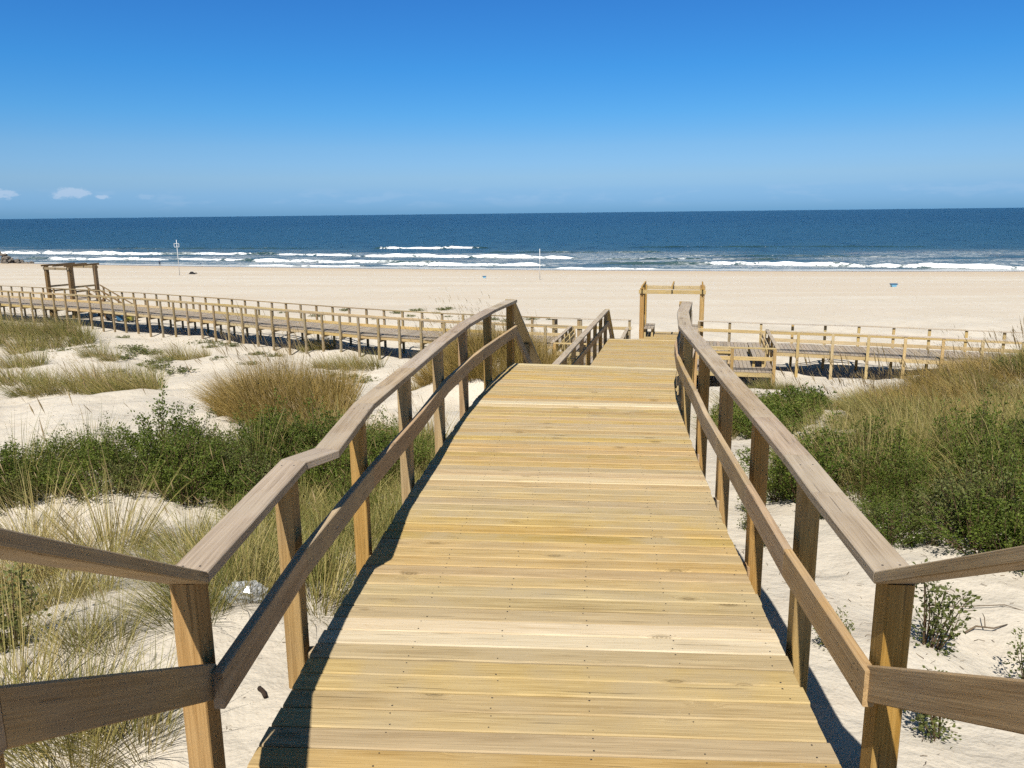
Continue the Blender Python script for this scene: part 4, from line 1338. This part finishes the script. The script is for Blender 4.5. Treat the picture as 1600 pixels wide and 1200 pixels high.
dw = thing('driftwood', gp(2.95, 4.55), 'small dry forked twig lying on the near right sand', 'twig')
tube('branch', [gp(2.78, 4.50, .012), gp(2.88, 4.56, .03), gp(2.98, 4.54, .03), gp(3.10, 4.60, .01)], .007, M_DARKWOOD, dw)
tube('fork', [gp(2.93, 4.55, .03), gp(2.97, 4.63, .06), gp(3.0, 4.70, .05)], .004, M_DARKWOOD, dw)
tag(tube('dry_stem', [gp(2.75, 4.95, .01), gp(2.95, 4.85, .02), gp(3.2, 4.80, .015), gp(3.5, 4.62, .008)], .0045, M_DARKWOOD), 'long thin dry stem on the sand right of the near right post', 'twig')
pc_ = thing('pine_chip', gp(-1.27, 3.62), 'dark stubby chip of bark on sand beside the left deck edge', 'bark chip')
tube('bark', [gp(-1.30, 3.655, .012), gp(-1.275, 3.625, .02), gp(-1.25, 3.585, .012)], .013, plain('burnt_bark', (.045, .03, .022), .8, .1), pc_, 7, .8)


def crumpled_bag():
    rs = np.random.RandomState(3)
    V, F = [], []
    n, m_ = 18, 9
    for j in range(m_ + 1):
        ph = j / m_ * math.pi / 2
        for i in range(n):
            th = i / n * 2 * math.pi
            r = .115 * math.cos(ph) ** .7 * (1 + .22 * math.sin(3 * th + 2 * j) + rs.uniform(-.2, .2)) + .01
            V.append((r * math.cos(th) * 1.15, r * math.sin(th) * .8, .012 + .11 * math.sin(ph) * (1 + rs.uniform(-.18, .18))))
    for j in range(m_):
        for i in range(n):
            F.append((j * n + i, j * n + (i + 1) % n, (j + 1) * n + (i + 1) % n, (j + 1) * n + i))
    F.append(tuple(range(m_ * n, m_ * n + n)))
    m, k = mat_new('clear_plastic_film')
    gl = principled(k, (.9, .92, .95, 1), .16, .9)
    tr = k.n('ShaderNodeBsdfTransparent', {0: (.95, .96, .97, 1)})
    mx = k.n('ShaderNodeMixShader', {0: .30, 1: tr.outputs[0], 2: gl.outputs[0]})
    k.n('ShaderNodeOutputMaterial', {0: mx.outputs[0]})
    o = link('plastic_bag', new_mesh('plastic_bag', V, F, m), M=Matrix.Translation(gp(-1.72, 4.72)))
    tag(o, 'crumpled clear plastic bag in grass behind the near left handrail', 'bag')


crumpled_bag()


# ------------------------------------------------------------------ things on the open beach
def marker(x, y, h, label, framed):
    o = thing('beach_pole', gp(x, y), label, 'pole')
    z0 = gz(x, y)
    tube('pole', [(x, y, z0 - .3), (x, y, z0 + h * .6), (x, y, z0 + h)], .052, M_WHITE, o, 8, .7)
    if framed:
        w, hh, zc = .38, .55, z0 + h - .85
        for a, b in (((-w, 0, -hh / 2), (w, 0, -hh / 2)), ((-w, 0, hh / 2), (w, 0, hh / 2)), ((-w, 0, -hh / 2), (-w, 0, hh / 2)), ((w, 0, -hh / 2), (w, 0, hh / 2))):
            beam('frame_bar', (x + a[0], y - .1, zc + a[2]), (x + b[0], y - .1, zc + b[2]), .05, .05, o, M_WHITE, side=(0, 1, 0))


marker(4.1, 113.5, 4.3, 'plain white pole on the open beach at the centre', False)
marker(-53.2, 129.5, 5.6, 'white pole with a small square frame near its top, left on the beach', True)


def tapered_box(name, w0, w1, d0, d1, h, z0, mat, parent, M):
    V = [(-w0 / 2, -d0 / 2, z0), (w0 / 2, -d0 / 2, z0), (w0 / 2, d0 / 2, z0), (-w0 / 2, d0 / 2, z0), (-w1 / 2, -d1 / 2, z0 + h), (w1 / 2, -d1 / 2, z0 + h), (w1 / 2, d1 / 2, z0 + h), (-w1 / 2, d1 / 2, z0 + h)]
    F = [(3, 2, 1, 0), (4, 5, 6, 7), (0, 1, 5, 4), (1, 2, 6, 5), (2, 3, 7, 6), (3, 0, 4, 7)]
    return link(name, new_mesh(name, V, F, mat), parent, M)


M_BLUE = plain('blue_plastic', (.04, .13, .24), .45, .5, noise_amt=.1)
M_LBLUE = plain('light_blue_plastic', (.22, .52, .75), .45, .5, noise_amt=.1)
M_YELLOW = plain('yellow_plastic', (.30, .27, .05), .5, .4, noise_amt=.1)
M_DGREY = plain('dark_grey_plastic', (.035, .04, .045), .5, .4)


def tub(x, y, s, label):
    M = Matrix.Translation(gp(x, y))
    o = thing('plastic_tub', gp(x, y), label, 'tub')
    tapered_box('tub_body', .42 * s, .62 * s, .32 * s, .46 * s, .28 * s, 0, M_LBLUE, o, M)
    tapered_box('tub_rim', .70 * s, .70 * s, .52 * s, .52 * s, .09 * s, .282 * s, M_BLUE, o, M)


tub(43.9, 92.0, 1.05, 'light blue plastic tub with a dark rim on the open beach at right')
tub(-3.9, 119.0, .85, 'small dark blue tub on the open beach left of the central pole')
bg_ = thing('beach_bag', gp(-53.2, 134.5), 'dark heaped bag on the beach beside the framed white pole', 'bag')
M_BLACK = plain('black_canvas', (.012, .012, .014), .8, .2)
tapered_box('bag_body', .95, .30, .6, .2, .42, 0, M_BLACK, bg_, Matrix.Translation(gp(-53.2, 134.5)))
tapered_box('bag_flap', .6, .3, .4, .2, .14, .1, M_BLACK, bg_, Matrix.Translation(gp(-52.5, 134.3)))


def waste_bin(x, y, mat, label):
    M = Matrix.Translation(gp(x, y))
    o = thing('waste_bin', gp(x, y), label, 'bin')
    tapered_box('bin_body', .42, .52, .40, .48, .78, .1, mat, o, M)
    tapered_box('lid', .56, .44, .52, .40, .1, .885, mat, o, M)
    for sx in (-.17, .17):
        tapered_box('foot', .07, .07, .3, .3, .12, -.02, M_DGREY, o, M @ Matrix.Translation((sx, 0, 0)))


waste_bin(-28.75, 57.2, M_DGREY, 'dark waste bin behind the left walkway posts, leftmost of three')
waste_bin(-27.85, 56.9, M_BLUE, 'blue waste bin behind the left walkway posts')
waste_bin(-27.15, 56.75, M_YELLOW, 'yellow green waste bin behind the left walkway posts')


def bather(x, y):
    """small figure standing at the water's edge, seen from behind"""
    z0 = gz(x, y)
    J = [((0, 0, .62), .105), ((0, .01, .80), .115), ((0, 0, .98), .125), ((0, 0, 1.09), .055), ((0, 0, 1.17), .085), ((0, 0, 1.27), .075),
         ((-.15, 0, 1.02), .05), ((-.20, .02, .82), .04), ((-.19, -.03, .62), .032), ((-.185, -.04, .55), .03),
         ((.15, 0, 1.02), .05), ((.20, .02, .82), .04), ((.19, -.03, .62), .032), ((.185, -.04, .55), .03),
         ((-.085, 0, .56), .085), ((-.095, -.01, .30), .055), ((-.10, .02, .05), .04), ((-.10, -.08, .02), .03),
         ((.085, 0, .56), .085), ((.10, -.01, .30), .055), ((.11, .02, .05), .04), ((.11, -.08, .02), .03)]
    E_ = [(0, 1), (1, 2), (2, 3), (3, 4), (4, 5), (2, 6), (6, 7), (7, 8), (8, 9), (2, 10), (10, 11), (11, 12), (12, 13), (0, 14), (14, 15), (15, 16), (16, 17), (0, 18), (18, 19), (19, 20), (20, 21)]
    me = bpy.data.meshes.new('person')
    me.from_pydata([j[0] for j in J], E_, [])
    m, k = mat_new('bather_skin_and_wetsuit')
    z = k.n('ShaderNodeSeparateXYZ', {0: k.n('ShaderNodeTexCoord').outputs['Object']}).outputs[2]
    col = k.ramp(k.math('DIVIDE', z, 1.35), [(0.0, (.012, .012, .015)), (.48, (.012, .012, .015)), (.49, (.06, .10, .16)), (.80, (.06, .10, .16)), (.81, (.30, .17, .11)), (.90, (.05, .03, .02))], 'CONSTANT')
    k.n('ShaderNodeOutputMaterial', {0: principled(k, col, .6, .3).outputs[0]})
    me.materials.append(m)
    o = bpy.data.objects.new('person', me)
    COL.objects.link(o)
    o.location = (x, y, z0)
    sk = o.modifiers.new('skin', 'SKIN')
    for v, j in zip(me.skin_vertices[0].data, J):
        v.radius = (j[1], j[1])
    me.skin_vertices[0].data[0].use_root = True
    o.modifiers.new('sub', 'SUBSURF').render_levels = 1
    tag(o, 'person in dark shorts standing at the water edge on the left', 'person')


bather(-82.5, 190.0)


# ------------------------------------------------------------------ rock groyne at the far left
def groyne():
    rs = np.random.RandomState(12)
    m = plain('groyne_rock', (.17, .145, .12), .85, .2, noise_amt=.35, scale=2.5)
    protos = []
    for s in range(5):
        V, F = [], []
        ico = [(0, 0, 1), (.894, 0, .447), (.276, .851, .447), (-.724, .526, .447), (-.724, -.526, .447), (.276, -.851, .447),
               (.724, .526, -.447), (-.276, .851, -.447), (-.894, 0, -.447), (-.276, -.851, -.447), (.724, -.526, -.447), (0, 0, -1)]
        f = [(0, 1, 2), (0, 2, 3), (0, 3, 4), (0, 4, 5), (0, 5, 1), (1, 6, 2), (2, 7, 3), (3, 8, 4), (4, 9, 5), (5, 10, 1), (6, 7, 2), (7, 8, 3), (8, 9, 4), (9, 10, 5), (10, 6, 1), (11, 7, 6), (11, 8, 7), (11, 9, 8), (11, 10, 9), (11, 6, 10)]
        for v in ico:
            k = rs.uniform(.65, 1.2)
            V.append((v[0] * k * 1.2, v[1] * k, v[2] * k * .75))
        protos.append(new_mesh('rock', V, f, m))
    o = thing('rock_groyne', (-140, 214, -9), 'heap of grey boulders reaching into the surf at the far left edge', 'rocks')
    for i in range(170):
        t = rs.rand() ** 1.7
        c = Vector((-122.5, 202.5, 0)).lerp(Vector((-185, 236, 0)), t)
        w = rs.normal(0, 1.0)
        hh = (.3 + 3.4 * min(1, t * 7.5)) * math.exp(-(w / 1.1) ** 2)
        x, y = c.x + w * 1.6 * .45, c.y + w * 1.6 * .9
        r = rs.uniform(.55, 1.05) * (.6 + .4 * min(1, t * 5))
        z = max(gz(x, y), SEA_Z) + rs.uniform(0, 1) * hh
        q = link('rock', protos[rs.randint(5)], o)
        q.matrix_basis = o.matrix_basis.inverted() @ Matrix.Translation((x, y, z)) @ Matrix.Rotation(rs.uniform(0, 6.28), 4, (rs.rand(), rs.rand(), rs.rand() + .2)) @ Matrix.Diagonal((r, r, r, 1))


groyne()
